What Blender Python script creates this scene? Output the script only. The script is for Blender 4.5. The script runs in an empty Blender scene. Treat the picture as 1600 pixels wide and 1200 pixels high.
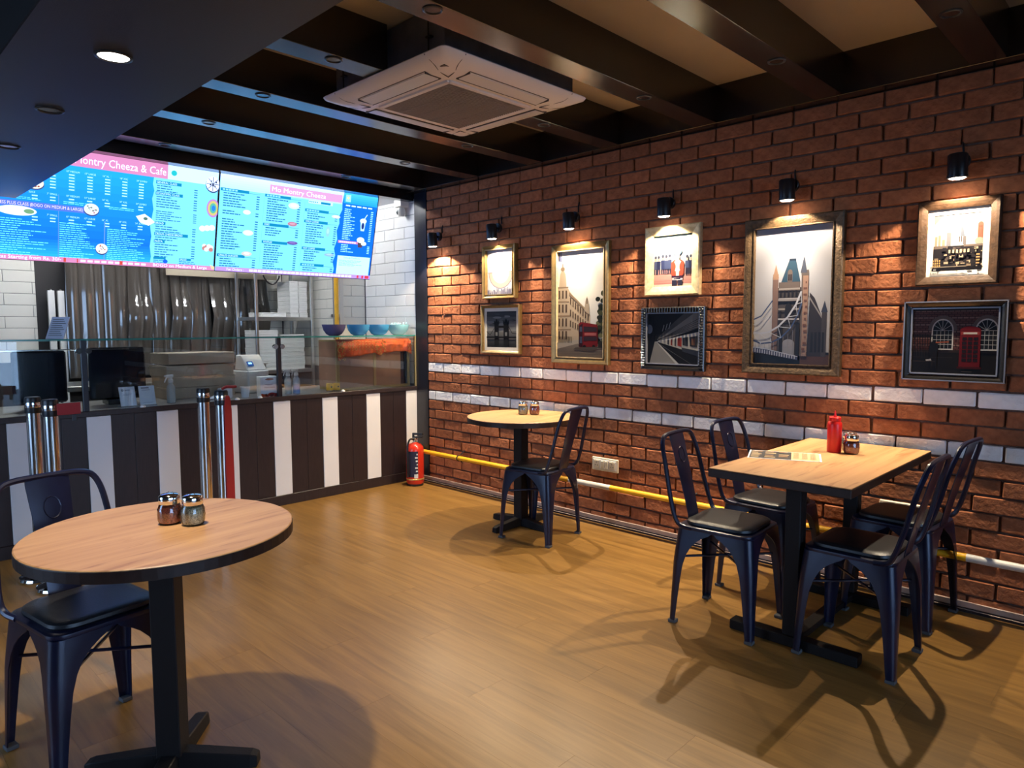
import bpy, bmesh, math, random
from mathutils import Vector, Matrix
random.seed(7)
R = math.radians
scene = bpy.context.scene
col = scene.collection

# ------------------------------------------------------------------ camera
YAW, PITCH, ROLL = R(45.658), R(4.675), R(-0.142)
fwd = Vector((math.sin(YAW)*math.cos(PITCH), math.cos(YAW)*math.cos(PITCH), -math.sin(PITCH)))
rgt = Vector((math.cos(YAW), -math.sin(YAW), 0))
upv = rgt.cross(fwd)
c_, s_ = math.cos(ROLL), math.sin(ROLL)
r2 = rgt*c_ + upv*s_
u2 = upv*c_ - rgt*s_
CAM = Vector((-3.7905, -4.8831, 1.3481))
cd = bpy.data.cameras.new('camera'); cd.sensor_width = 36; cd.lens = 36*1085.13/1600; cd.clip_start = .02
cam = bpy.data.objects.new('camera', cd); col.objects.link(cam)
m = Matrix((r2, u2, -fwd)).transposed().to_4x4(); m.translation = CAM
cam.matrix_world = m
scene.camera = cam

# ------------------------------------------------------------------ sky, exposure
w = bpy.data.worlds.new('sky'); scene.world = w; w.use_nodes = True
bg = w.node_tree.nodes['Background']
bg.inputs[0].default_value = (.42, .62, 1, 1); bg.inputs[1].default_value = 6.5
scene.view_settings.view_transform = 'Standard'
scene.view_settings.look = 'None'
scene.view_settings.gamma = 1
scene.view_settings.exposure = 0.0
WALL_LAMP_W = 48.0
WALL_LAMP_CORE_W = 82.0
SCREEN_E = 1.9
DOWNLIGHT_W = 118.0
TUBE_E = 210.0

# ------------------------------------------------------------------ colour and materials
def lin(c):
    return tuple((v/255/12.92 if v/255 <= .04045 else ((v/255+.055)/1.055)**2.4) for v in c)
MATS = {}
def nodes(name):
    mt = bpy.data.materials.new(name); mt.use_nodes = True
    nt = mt.node_tree; b = nt.nodes['Principled BSDF']
    MATS[name] = mt
    return mt, nt, b
def pmat(name, c, rough=.5, metal=0, spec=.5, var=0, scale=20, bump=0, bscale=120, coat=0, stretch=None, rnd=0, em=0):
    """principled material: colour c (linear) with noise variation, bump and per-island variation"""
    mt, nt, b = nodes(name)
    N, L = nt.nodes.new, nt.links.new
    b.inputs['Roughness'].default_value = rough
    b.inputs['Metallic'].default_value = metal
    b.inputs['Specular IOR Level'].default_value = spec
    if coat:
        b.inputs['Coat Weight'].default_value = coat; b.inputs['Coat Roughness'].default_value = .08
    b.inputs['Base Color'].default_value = (*c, 1)
    tc = N('ShaderNodeTexCoord'); mp = N('ShaderNodeMapping')
    L(tc.outputs['Object'], mp.inputs[0])
    if stretch: mp.inputs['Scale'].default_value = stretch
    if var or rnd:
        nz = N('ShaderNodeTexNoise'); nz.inputs['Scale'].default_value = scale; nz.inputs['Detail'].default_value = 5
        L(mp.outputs[0], nz.inputs['Vector'])
        rp = N('ShaderNodeMapRange'); rp.inputs[1].default_value = .3; rp.inputs[2].default_value = .7
        rp.inputs[3].default_value = 1-var; rp.inputs[4].default_value = 1+var
        L(nz.outputs[0], rp.inputs[0])
        val = rp.outputs[0]
        if rnd:
            g = N('ShaderNodeNewGeometry'); r_ = N('ShaderNodeMapRange')
            r_.inputs[3].default_value = 1-rnd; r_.inputs[4].default_value = 1+rnd
            L(g.outputs['Random Per Island'], r_.inputs[0])
            mm = N('ShaderNodeMath'); mm.operation = 'MULTIPLY'; L(val, mm.inputs[0]); L(r_.outputs[0], mm.inputs[1]); val = mm.outputs[0]
        sc = N('ShaderNodeVectorMath'); sc.operation = 'SCALE'; sc.inputs[0].default_value = c
        L(val, sc.inputs['Scale']); L(sc.outputs[0], b.inputs['Base Color'])
    if bump:
        n2 = N('ShaderNodeTexNoise'); n2.inputs['Scale'].default_value = bscale; n2.inputs['Detail'].default_value = 6
        L(mp.outputs[0], n2.inputs['Vector'])
        bp = N('ShaderNodeBump'); bp.inputs['Strength'].default_value = bump; bp.inputs['Distance'].default_value = .01
        L(n2.outputs[0], bp.inputs['Height']); L(bp.outputs[0], b.inputs['Normal'])
    if em:
        b.inputs['Emission Color'].default_value = (*c, 1); b.inputs['Emission Strength'].default_value = em
    return mt
def wood(name, c1, c2, rough, axis='y', scale=1.0, rnd=.12, bump=.03, spec=.5, streak=None, obj_rnd=False):
    mt, nt, b = nodes(name); N, L = nt.nodes.new, nt.links.new
    b.inputs['Roughness'].default_value = rough; b.inputs['Specular IOR Level'].default_value = spec
    tc = N('ShaderNodeTexCoord'); mp = N('ShaderNodeMapping')
    st = {'y': (26, 1.6, 26), 'x': (1.6, 26, 26), 'z': (26, 26, 1.6)}[axis]
    mp.inputs['Scale'].default_value = tuple(v*scale for v in st)
    if obj_rnd:
        oi = N('ShaderNodeObjectInfo'); mu = N('ShaderNodeMath'); mu.operation = 'MULTIPLY'; mu.inputs[1].default_value = 40
        ad = N('ShaderNodeVectorMath'); ad.operation = 'ADD'
        L(oi.outputs['Random'], mu.inputs[0]); L(tc.outputs['Object'], ad.inputs[0]); L(mu.outputs[0], ad.inputs[1]); L(ad.outputs[0], mp.inputs[0])
    else:
        L(tc.outputs['Object'], mp.inputs[0])
    nz = N('ShaderNodeTexNoise'); nz.inputs['Scale'].default_value = 1; nz.inputs['Detail'].default_value = 8; nz.inputs['Roughness'].default_value = .62; nz.inputs['Distortion'].default_value = .6
    L(mp.outputs[0], nz.inputs['Vector'])
    cr = N('ShaderNodeValToRGB'); cr.color_ramp.elements[0].position = .32; cr.color_ramp.elements[1].position = .68
    cr.color_ramp.elements[0].color = (*c1, 1); cr.color_ramp.elements[1].color = (*c2, 1)
    L(nz.outputs[0], cr.inputs[0])
    out = cr.outputs[0]
    if streak:
        m2 = N('ShaderNodeMapping'); m2.inputs['Scale'].default_value = {'y': (30, 3.2, 30), 'x': (3.2, 30, 30), 'z': (30, 30, 3.2)}[axis]
        L(tc.outputs['Object'], m2.inputs[0])
        n3 = N('ShaderNodeTexNoise'); n3.inputs['Scale'].default_value = 1.0; n3.inputs['Detail'].default_value = 4; n3.inputs['Distortion'].default_value = 1
        L(m2.outputs[0], n3.inputs['Vector'])
        r3 = N('ShaderNodeMapRange'); r3.inputs[1].default_value = .58; r3.inputs[2].default_value = .70; L(n3.outputs[0], r3.inputs[0])
        mx = N('ShaderNodeMix'); mx.data_type = 'RGBA'; mx.inputs['B'].default_value = (*streak, 1)
        L(r3.outputs[0], mx.inputs['Factor']); L(out, mx.inputs['A']); out = mx.outputs['Result']
    g = N('ShaderNodeObjectInfo') if obj_rnd else N('ShaderNodeNewGeometry')
    r_ = N('ShaderNodeMapRange'); r_.inputs[3].default_value = 1-rnd; r_.inputs[4].default_value = 1+rnd
    L(g.outputs['Random' if obj_rnd else 'Random Per Island'], r_.inputs[0])
    sc = N('ShaderNodeVectorMath'); sc.operation = 'SCALE'; L(out, sc.inputs[0]); L(r_.outputs[0], sc.inputs['Scale'])
    L(sc.outputs[0], b.inputs['Base Color'])
    bp = N('ShaderNodeBump'); bp.inputs['Strength'].default_value = bump; bp.inputs['Distance'].default_value = .004
    L(nz.outputs[0], bp.inputs['Height']); L(bp.outputs[0], b.inputs['Normal'])
    return mt
def glassmat(name, tint=(1, 1, 1), refl=.04, rough=0.0):
    mt, nt, b = nodes(name); nt.nodes.remove(b); N, L = nt.nodes.new, nt.links.new
    t = N('ShaderNodeBsdfTransparent'); t.inputs[0].default_value = (*tint, 1)
    g = N('ShaderNodeBsdfGlossy'); g.inputs['Roughness'].default_value = rough
    f = N('ShaderNodeFresnel'); f.inputs[0].default_value = 1.5
    ad = N('ShaderNodeMath'); ad.operation = 'ADD'; ad.inputs[1].default_value = refl; L(f.outputs[0], ad.inputs[0])
    mx = N('ShaderNodeMixShader'); L(ad.outputs[0], mx.inputs[0]); L(t.outputs[0], mx.inputs[1]); L(g.outputs[0], mx.inputs[2])
    L(mx.outputs[0], nt.nodes['Material Output'].inputs[0])
    return mt
def emis(name, c, e):
    mt, nt, b = nodes(name); nt.nodes.remove(b)
    x = nt.nodes.new('ShaderNodeEmission'); x.inputs[0].default_value = (*c, 1); x.inputs[1].default_value = e
    nt.links.new(x.outputs[0], nt.nodes['Material Output'].inputs[0]); return mt
def colattr(name, rough=.35, emit=0, coat=0, k=1.0):
    mt, nt, b = nodes(name)
    a = nt.nodes.new('ShaderNodeAttribute'); a.attribute_name = 'Col'
    if emit:
        nt.nodes.remove(b)
        x = nt.nodes.new('ShaderNodeEmission'); x.inputs[1].default_value = emit
        v = nt.nodes.new('ShaderNodeVectorMath'); v.operation = 'MULTIPLY'; v.inputs[1].default_value = (.66, .86, 1.42)
        nt.links.new(a.outputs['Color'], v.inputs[0]); nt.links.new(v.outputs[0], x.inputs[0]); nt.links.new(x.outputs[0], nt.nodes['Material Output'].inputs[0])
    else:
        v = nt.nodes.new('ShaderNodeVectorMath'); v.operation = 'SCALE'; v.inputs['Scale'].default_value = k
        nt.links.new(a.outputs['Color'], v.inputs[0]); nt.links.new(v.outputs[0], b.inputs['Base Color']); b.inputs['Roughness'].default_value = rough; b.inputs['Specular IOR Level'].default_value = .15
        if coat: b.inputs['Coat Weight'].default_value = coat; b.inputs['Coat Roughness'].default_value = .05
    return mt

pmat('brick', (.35, .122, .053), .85, var=.22, scale=28, bump=.55, bscale=55, rnd=.16, spec=.25)
pmat('brick_white', (.95, .93, .90), .7, var=.06, scale=24, bump=.45, bscale=50, rnd=.05, spec=.3)
pmat('mortar', (.17, .095, .07), .95, var=.2, scale=60, bump=.4, bscale=150)
wood('floor_wood', (.175, .088, .020), (.295, .156, .038), .36, 'y', 1.0, .03, .04, obj_rnd=True)
pmat('floor_under', (.05, .025, .01), .9)
wood('table_wood', (.36, .180, .072), (.52, .295, .130), .42, 'y', .55, .03, .03, streak=(.26, .11, .04))
wood('table_wood_x', (.36, .180, .072), (.52, .295, .130), .42, 'x', .55, .03, .03, streak=(.26, .11, .04))
pmat('table_edge', (.028, .013, .009), .45, spec=.3, var=.3, scale=30)
pmat('table_iron', (.009, .007, .007), .6, spec=.25, bump=.1, bscale=200)
pmat('chair_metal', (.007, .009, .030), .30, metal=.25, spec=.6, var=.25, scale=12, bump=.02, bscale=60)
pmat('vinyl_black', (.012, .012, .014), .38, bump=.12, bscale=260)
pmat('rubber_grey', (.07, .07, .075), .7)
pmat('beam_wood', (.007, .0055, .005), .3, spec=0, var=.25, scale=8, stretch=(1, 14, 14), coat=1)
for _m in ('beam_wood',):
    _b = MATS[_m].node_tree.nodes['Principled BSDF']; _b.inputs['Coat IOR'].default_value = 1.75; _b.inputs['Coat Roughness'].default_value = .24
pmat('bulkhead_paint', (.012, .011, .012), .42, bump=.06, bscale=300)
pmat('ceiling_cream', (.48, .42, .33), .8, var=.04, scale=3)
pmat('dark_paint', (.02, .017, .018), .6, var=.1, scale=5)
pmat('wall_grey', (.10, .10, .11), .7, var=.1, scale=5)
pmat('post_laminate', (.016, .016, .024), .28, var=.2, scale=20)
pmat('board_dark', (.020, .012, .013), .42, var=.25, scale=9, stretch=(12, 12, 1), rnd=.2, bump=.05, bscale=50)
pmat('board_white', (.80, .79, .79), .45, var=.015, scale=6)
pmat('tile_white', (.72, .72, .72), .18, rnd=.03, var=.02, scale=5)
pmat('tile_cream', (.78, .75, .68), .3, rnd=.03, var=.02, scale=5)
pmat('grout', (.22, .22, .24), .9)
pmat('steel', (.62, .60, .57), .30, metal=1, var=.08, scale=10)
pmat('chrome', (.80, .78, .74), .10, metal=1)
pmat('black_plastic', (.010, .010, .012), .35)
pmat('lamp_black', (.012, .012, .014), .32)
pmat('white_plastic', (.75, .74, .72), .35)
pmat('ac_plastic', (.86, .80, .74), .38)
pmat('ac_grille', (.30, .25, .21), .6)
pmat('galvanised', (.20, .22, .27), .45, metal=.6, var=.15, scale=15)
pmat('pipe_yellow', (.80, .42, .015), .38, var=.08, scale=20)
pmat('pipe_white', (.70, .68, .64), .4)
pmat('skirting', (.42, .33, .29), .35, metal=.3, var=.15, scale=14)
pmat('ivory', (.70, .62, .48), .4)
pmat('socket_dark', (.06, .05, .045), .5)
pmat('red_paint', (.62, .030, .012), .28, coat=.4)
pmat('label_white', (.7, .7, .68), .5)
pmat('label_dark', (.02, .02, .05), .5)
pmat('belt_red', (.36, .012, .016), .6)
pmat('ketchup_red', (.62, .012, .010), .32, var=.1, scale=20)
pmat('frame_gold', (.27, .17, .06), .32, metal=.6, var=.15, scale=40)
pmat('frame_champagne', (.56, .43, .24), .38, metal=.35, var=.2, scale=50, stretch=(1, 1, 1))
pmat('frame_bronze', (.085, .052, .026), .42, metal=.35, var=.45, scale=60, bump=.4, bscale=110)
pmat('frame_walnut', (.040, .020, .010), .6, spec=.2, var=.35, scale=40, bump=.2, bscale=90)
pmat('frame_black', (.010, .010, .011), .22, coat=.4)
pmat('frame_silver', (.24, .24, .27), .38, metal=.5)
pmat('mount_cream', (.58, .55, .48), .7)
glassmat('pane_glass', (.96, .985, .98), .005)
glassmat('jar_glass', (.97, .98, .97), .10)
pmat('glass_edge', (.03, .22, .20), .15, spec=.8)
pmat('chilli', (.42, .085, .03), .7, var=.9, scale=260)
pmat('oregano', (.50, .44, .27), .8, var=.8, scale=260)
pmat('paper_white', (.86, .86, .88), .6)
pmat('card_lilac', (.62, .60, .66), .5)
pmat('carton_white', (.82, .80, .76), .7, rnd=.05, var=.03)
pmat('cardboard', (.42, .33, .24), .8, var=.1, scale=10, rnd=.1)
pmat('beige_board', (.62, .52, .38), .6)
pmat('bowl_blue', (.06, .33, .66), .12)
pmat('bowl_violet', (.10, .095, .20), .12)
pmat('bowl_ice', (.30, .66, .76), .12)
pmat('bead_ice', (.6, .85, .9), .2, coat=.5)
pmat('cloth_orange', (.72, .115, .030), .6, var=.25, scale=30, bump=.3, bscale=90)
pmat('gold_trim', (.72, .48, .16), .35, metal=.6, var=.4, scale=200)
pmat('cabinet_frame', (.42, .34, .17), .35, metal=.5)
pmat('cabinet_panel', (.33, .19, .125), .45, var=.05, scale=8)
pmat('bottle_clear', (.75, .77, .80), .15)
MATS['bottle_clear'].node_tree.nodes['Principled BSDF'].inputs['Alpha'].default_value = .38
pmat('liquid_blue', (.04, .34, .95), .15)
pmat('liquid_clear', (.62, .64, .62), .2)
pmat('jar_yellow', (.85, .52, .05), .4)
pmat('steel_dark', (.30, .29, .28), .35, metal=.8, var=.2, scale=8)
pmat('black_glossy', (.008, .010, .018), .12)
def pvc():
    mt, nt, b = nodes('pvc'); N, L = nt.nodes.new, nt.links.new
    b.inputs['Base Color'].default_value = (.085, .072, .062, 1); b.inputs['Roughness'].default_value = .10
    b.inputs['Specular IOR Level'].default_value = .8; b.inputs['Alpha'].default_value = 1; b.inputs['Coat Weight'].default_value = 1; b.inputs['Coat Roughness'].default_value = .04
pvc()
colattr('print_matt', .45)
colattr('print_gloss', .4, coat=.05, k=.45)
colattr('screen_print', emit=SCREEN_E)
emis('lens_lit', (1, .90, .74), 30.0)
emis('lens_cool', (1, .97, .93), 14.0)
pmat('lens_off', (.02, .02, .025), .15)
emis('tube_lit', (.94, .97, 1), TUBE_E)

# ------------------------------------------------------------------ mesh builder
def rrect(w, d, r, n=5):
    pts = []
    for cx, cy, a0 in ((w/2-r, d/2-r, 0), (-w/2+r, d/2-r, 90), (-w/2+r, -d/2+r, 180), (w/2-r, -d/2+r, 270)):
        for i in range(n+1):
            a = R(a0+90*i/n); pts.append((cx+r*math.cos(a), cy+r*math.sin(a)))
    return pts
def smooth_path(pts, n=6):
    P = [Vector(p) for p in pts]; out = []
    for i in range(len(P)-1):
        p0 = P[max(i-1, 0)]; p1 = P[i]; p2 = P[i+1]; p3 = P[min(i+2, len(P)-1)]
        for k in range(n):
            t = k/n
            out.append(.5*((2*p1)+(p2-p0)*t+(2*p0-5*p1+4*p2-p3)*t*t+(3*p1-p0-3*p2+p3)*t**3))
    out.append(P[-1]); return out
class MB:
    def __init__(s): s.v = []; s.f = []; s.mi = []
    def add(s, vs, fs, mi=0):
        o = len(s.v); s.v += [tuple(p) for p in vs]; s.f += [tuple(i+o for i in f) for f in fs]; s.mi += [mi]*len(fs); return s
    def box(s, x0, x1, y0, y1, z0, z1, mi=0, M=None):
        vs = [Vector((x, y, z)) for z in (z0, z1) for y in (y0, y1) for x in (x0, x1)]
        if M: vs = [M @ p for p in vs]
        return s.add(vs, [(0, 2, 3, 1), (4, 5, 7, 6), (0, 1, 5, 4), (2, 6, 7, 3), (0, 4, 6, 2), (1, 3, 7, 5)], mi)
    def loft(s, secs, closed=True, caps=True, mi=0):
        n = len(secs[0]); vs = [p for sec in secs for p in sec]; fs = []
        for i in range(len(secs)-1):
            for k in range(n if closed else n-1):
                a = i*n+k; b = i*n+(k+1) % n
                fs.append((a, b, b+n, a+n))
        if caps: fs.append(tuple(range(n-1, -1, -1))); fs.append(tuple(range((len(secs)-1)*n, len(secs)*n)))
        return s.add(vs, fs, mi)
    def tube(s, pts, r, n=8, mi=0, rs=None):
        P = [Vector(p) for p in pts]; secs = []; up = None
        for i, p in enumerate(P):
            t = (P[min(i+1, len(P)-1)]-P[max(i-1, 0)]).normalized()
            if up is None:
                up = Vector((0, 0, 1)) if abs(t.z) < .9 else Vector((1, 0, 0))
            a = (up-t*up.dot(t)).normalized(); up = a; b = t.cross(a)
            rr = rs[i] if rs else r
            secs.append([p+a*rr*math.cos(2*math.pi*k/n)+b*rr*math.sin(2*math.pi*k/n) for k in range(n)])
        return s.loft(secs, mi=mi)
    def lathe(s, prof, n=24, cx=0, cy=0, mi=0, M=None, wave=None):
        secs = []
        for r, z in prof:
            sec = []
            for k in range(n):
                a = 2*math.pi*k/n; rr = r*(1+(wave(a, z) if wave else 0))
                p = Vector((cx+rr*math.cos(a), cy+rr*math.sin(a), z)); sec.append(M @ p if M else p)
            secs.append(sec)
        return s.loft(secs, mi=mi)
    def prism(s, pts, z0, z1, mi=0, M=None):
        a = [Vector((x, y, z0)) for x, y in pts]; b = [Vector((x, y, z1)) for x, y in pts]
        if M: a = [M @ p for p in a]; b = [M @ p for p in b]
        return s.loft([a, b], mi=mi)
    def mesh(s, name, mats, bevel=0, smooth=False, seg=1):
        me = bpy.data.meshes.new(name); me.from_pydata(s.v, [], s.f)
        for mt in mats: me.materials.append(MATS[mt])
        me.polygons.foreach_set('material_index', s.mi)
        bm = bmesh.new(); bm.from_mesh(me); bmesh.ops.recalc_face_normals(bm, faces=bm.faces)
        if bevel:
            es = [e for e in bm.edges if len(e.link_faces) == 2 and e.calc_face_angle() > R(35)]
            bmesh.ops.bevel(bm, geom=es, offset=bevel, segments=seg, affect='EDGES', profile=.5, clamp_overlap=True)
        bm.to_mesh(me); bm.free()
        if smooth:
            me.polygons.foreach_set('use_smooth', [True]*len(me.polygons))
            try: me.set_sharp_from_angle(angle=R(38))
            except Exception: pass
        return me
    def build(s, name, mat, parent=None, bevel=0, smooth=False, loc=None, rz=None, seg=1):
        mats = [mat] if isinstance(mat, str) else mat
        return link(name, s.mesh(name, mats, bevel, smooth, seg), parent, loc, rz)
def link(name, me, parent=None, loc=None, rz=None):
    o = bpy.data.objects.new(name, me); col.objects.link(o)
    if parent: o.parent = parent
    if loc is not None: o.location = loc
    if rz is not None: o.rotation_euler.z = rz
    return o
def B(*a): return MB().box(*a)
def tag(o, label=None, cat=None, group=None, kind=None):
    if label: o['label'] = label
    if cat: o['category'] = cat
    if group: o['group'] = group
    if kind: o['kind'] = kind
    return o
def thing(name, label, cat, loc=(0, 0, 0), rz=0, group=None):
    o = bpy.data.objects.new(name, None); col.objects.link(o); o.empty_display_size = .05
    o.location = loc; o.rotation_euler.z = rz
    return tag(o, label, cat, group)
def copy_tree(o, parent=None):
    c = o.copy(); col.objects.link(c)
    if parent: c.parent = parent
    for ch in list(o.children): copy_tree(ch, c)
    return c
def struct(o): o['kind'] = 'structure'; return o

# ------------------------------------------------------------------ flat print builder
def text_polys(txt, size=1.0):
    cu = bpy.data.curves.new('t', 'FONT'); cu.body = txt; cu.size = size; cu.resolution_u = 2
    ob = bpy.data.objects.new('t', cu); col.objects.link(ob)
    dg = bpy.context.evaluated_depsgraph_get(); me = bpy.data.meshes.new_from_object(ob.evaluated_get(dg))
    vs = [(v.co.x, v.co.y) for v in me.vertices]; fs = [tuple(p.vertices) for p in me.polygons]
    bpy.data.objects.remove(ob); bpy.data.curves.remove(cu); bpy.data.meshes.remove(me)
    return vs, fs
class Print:
    """flat print in unit coords: x 0..1 to the viewer's right, y 0..1 downwards; faces local -Y, centred"""
    def __init__(s, W, H, bgc, eps=.00012):
        s.W, s.H, s.v, s.f, s.c, s.k, s.eps = W, H, [], [], [], 0, eps
        s.rect(0, 0, 1, 1, bgc)
    def _p(s, x, y): return ((x-.5)*s.W, -s.k*s.eps, (.5-y)*s.H)
    def poly(s, pts, c):
        o = len(s.v); s.v += [s._p(min(max(x, 0), 1), min(max(y, 0), 1)) for x, y in pts]; s.f.append(tuple(range(o, o+len(pts)))); s.c.append(c); s.k += 1
    def rect(s, x0, y0, x1, y1, c): s.poly([(x0, y0), (x0, y1), (x1, y1), (x1, y0)], c)
    def rects(s, L, c):
        k = s.k
        for r_ in L: s.rect(*r_, c); s.k = k
        s.k = k+1
    def grad(s, x0, y0, x1, y1, ca, cb, n=10):
        k = s.k
        for i in range(n):
            t = (i+.5)/n; s.rect(x0, y0+(y1-y0)*i/n, x1, y0+(y1-y0)*(i+1)/n, tuple(ca[j]+(cb[j]-ca[j])*t for j in range(3))); s.k = k
        s.k = k+1
    def ell(s, cx, cy, rx, ry, c, n=20, a0=0, a1=360):
        s.poly([(cx+rx*math.cos(R(a0+(a1-a0)*i/(n-(a1-a0 < 360)))), cy-ry*math.sin(R(a0+(a1-a0)*i/(n-(a1-a0 < 360))))) for i in range(n)], c)
    def line(s, pts, w, c):
        ar = s.W/s.H; k = s.k
        for (x0, y0), (x1, y1) in zip(pts, pts[1:]):
            dx, dy = x1-x0, (y1-y0)/ar; l = math.hypot(dx, dy) or 1
            nx, ny = -dy/l*w/2, dx/l*w/2*ar
            s.poly([(x0+nx, y0+ny), (x0-nx, y0-ny), (x1-nx, y1-ny), (x1+nx, y1+ny)], c); s.k = k
        s.k = k+1
    def text(s, txt, x, y, h, c, wfac=1.0, fit=None):
        vs, fs = text_polys(txt); o = len(s.v); sc = h*s.H/.72
        if fit: wfac = fit*s.W/(max(a for a, b in vs)*sc)
        s.v += [((x-.5)*s.W+a*sc*wfac, -s.k*s.eps, (.5-y)*s.H+b*sc) for a, b in vs]
        s.f += [tuple(i+o for i in f) for f in fs]; s.c += [c]*len(fs); s.k += 1
    def build(s, name, mat, parent):
        me = bpy.data.meshes.new(name); me.from_pydata(s.v, [], s.f); me.materials.append(MATS[mat])
        ca = me.color_attributes.new('Col', 'FLOAT_COLOR', 'CORNER')
        i = 0
        for p, c in zip(me.polygons, s.c):
            cl = (*lin(c), 1)
            for _ in p.vertices: ca.data[i].color = cl; i += 1
        return link(name, me, parent)
# ================================================================== THE SETTING
CP = .0806          # brick course
# floor and planks
fo = struct(MB().box(-6, 0, -8, 0, -.10, -.006).build('floor', 'floor_under'))
PW, PL = .18, 1.22
plank_me = B(-PW/2+.0002, PW/2-.0002, -PL/2+.0003, PL/2-.0003, -.006, 0).mesh('plank', ['floor_wood'])
ix = 0; x = -PW/2
while x > -6:
    off = (ix*.41) % 1 * PL
    y = 0-off+PL/2
    while y > -8-PL/2:
        a, b = min(y+PL/2, 0), max(y-PL/2, -8)
        if a-b > .03:
            full = (a-b) > PL-.001
            if full: o = link('plank', plank_me, fo, (x, y, 0))
            else: o = B(-PW/2+.0002, PW/2-.0002, -(a-b)/2+.0003, (a-b)/2-.0003, -.006, 0).build('plank', 'floor_wood', fo, 0, loc=(x, (a+b)/2, 0))
            if x < -3.7 or (x < -2.6 and y < -4.6) or y < -5.2: pass
        y -= PL
    x -= PW; ix += 1
struct(MB().box(-6, .35, 0, 2.6, -.10, 0).build('floor_kitchen', 'wall_grey'))

# right wall: core, bricks, post, kitchen tiles
wr = struct(MB().box(.012, .20, -8, -.164, 0, 2.72).build('wall_right', 'mortar'))
def brick_mesh(i, mat):
    rr = random.Random(i*13+5)
    L, H, D = .2245-.011, CP-.010, .034
    bm = bmesh.new(); bmesh.ops.create_cube(bm, size=1)
    for v in bm.verts:
        v.co = Vector((v.co.x*D, v.co.y*L, v.co.z*H))
    bmesh.ops.bevel(bm, geom=list(bm.edges), offset=.0042, segments=1, affect='EDGES')
    for v in bm.verts:
        if v.co.x < 0:
            v.co += Vector((rr.uniform(-.0022, .0022), rr.uniform(-.002, .002), rr.uniform(-.0022, .0022)))
    me = bpy.data.meshes.new('brick'); bm.to_mesh(me); bm.free(); me.materials.append(MATS[mat]); return me
BM = [brick_mesh(i, 'brick') for i in range(8)]; WM = [brick_mesh(i+20, 'brick_white') for i in range(5)]
def cut_brick(y0, y1, mat):
    return B(-.017, .017, -(y1-y0)/2+.0055, (y1-y0)/2-.0055, -CP/2+.005, CP/2-.005).mesh('brick', [mat], .004)
spots = []
BP = .2245
for c in range(31):
    ph = -2.168 + (BP/2 if c % 2 else 0)
    k0 = math.ceil((-.166-ph)/BP)
    for k in range(k0, -60, -1):
        ya, yb = ph+(k-1)*BP, ph+k*BP
        if ya < -8: break
        yb2 = min(yb, -.168)
        if yb2-ya < .03: continue
        spots.append((c, ya, yb2, yb2 < yb-.001))
def dist_in_view(s):
    p = Vector((0, (s[1]+s[2])/2, (s[0]+.5)*CP)); d = p-CAM; z = d.dot(fwd)
    if z < .3: return 1e9
    u = 800+1085*d.dot(rgt)/z; v = 600-1085*d.dot(upv)/z
    return d.length if -20 < u < 1620 and -10 < v < 1210 else 1e9
order = sorted(range(len(spots)), key=lambda i: dist_in_view(spots[i]))
single = set(order[:298])
rest_v, rest_f, rest_m = [], [], []
for i, (c, ya, yb, cut) in enumerate(spots):
    white = c in (9, 12); rr = random.Random(i)
    me = cut_brick(ya, yb, 'brick_white' if white else 'brick') if cut else (rr.choice(WM) if white else rr.choice(BM))
    p = Vector((.012-.001+rr.uniform(-.003, .003), (ya+yb)/2+rr.uniform(-.002, .002), (c+.5)*CP+rr.uniform(-.0012, .0012)))
    if i in single and not cut:
        link('brick', me, wr, p)
    else:
        o = len(rest_v); rest_v += [tuple(v.co+p) for v in me.vertices]
        rest_f += [tuple(j+o for j in q.vertices) for q in me.polygons]; rest_m += [1 if white else 0]*len(me.polygons)
me = bpy.data.meshes.new('bricks'); me.from_pydata(rest_v, [], rest_f); me.materials.append(MATS['brick']); me.materials.append(MATS['brick_white'])
me.polygons.foreach_set('material_index', rest_m); o = link('brickwork', me, wr); o['kind'] = 'stuff'

# corner post
post = struct(B(-.004, .20, -.164, 0, 0, 2.72).build('trim_1', 'post_laminate', bevel=.003))
# kitchen part of the right wall, tiled
wk = struct(MB().box(.008, .20, 0, 2.6, 0, 2.72).build('wall_right_kitchen', 'grout'))
def tiles(parent, origin, du, n, u0, u1, z0, z1, mat, tw=.30, th=.0985, gap=.003):
    """rows of metro tiles; du = direction along the wall, n = outward normal"""
    du, n = Vector(du), Vector(n); row = 0; z = z0; cache = {}
    while z < z1-.02:
        zt = min(z+th, z1); u = u0-(tw/2 if row % 2 else 0)
        while u < u1:
            a, b = max(u, u0), min(u+tw, u1)
            if b-a > .02:
                key = (round(b-a, 3), round(zt-z, 3))
                if key not in cache:
                    hw, hh = (b-a-gap)/2, (zt-z-gap)/2
                    vs = [du*sx*hw*k+Vector((0, 0, sz*hh*k2))+n*d for d, k, k2 in ((0, 1, 1), (.005, 1, 1), (.007, 1-.003/hw, 1-.003/hh)) for sx, sz in ((-1, -1), (1, -1), (1, 1), (-1, 1))]
                    fs = [(i*4+k, i*4+(k+1) % 4, i*4+4+(k+1) % 4, i*4+4+k) for i in range(2) for k in range(4)]+[(8, 9, 10, 11)]
                    cache[key] = MB().add(vs, fs).mesh('tile', [mat])
                link('tile', cache[key], parent, Vector(origin)+du*((a+b)/2)+Vector((0, 0, (z+zt)/2)))
            u += tw
        z += th; row += 1
tiles(wk, (.008, 0, 0), (0, 1, 0), (-1, 0, 0), .0, .77, .85, 2.46, 'tile_white')
kc = struct(MB().box(-.30, .0, .785, .86, 0, 2.72).build('wall_column_kitchen', 'grout'))
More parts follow.
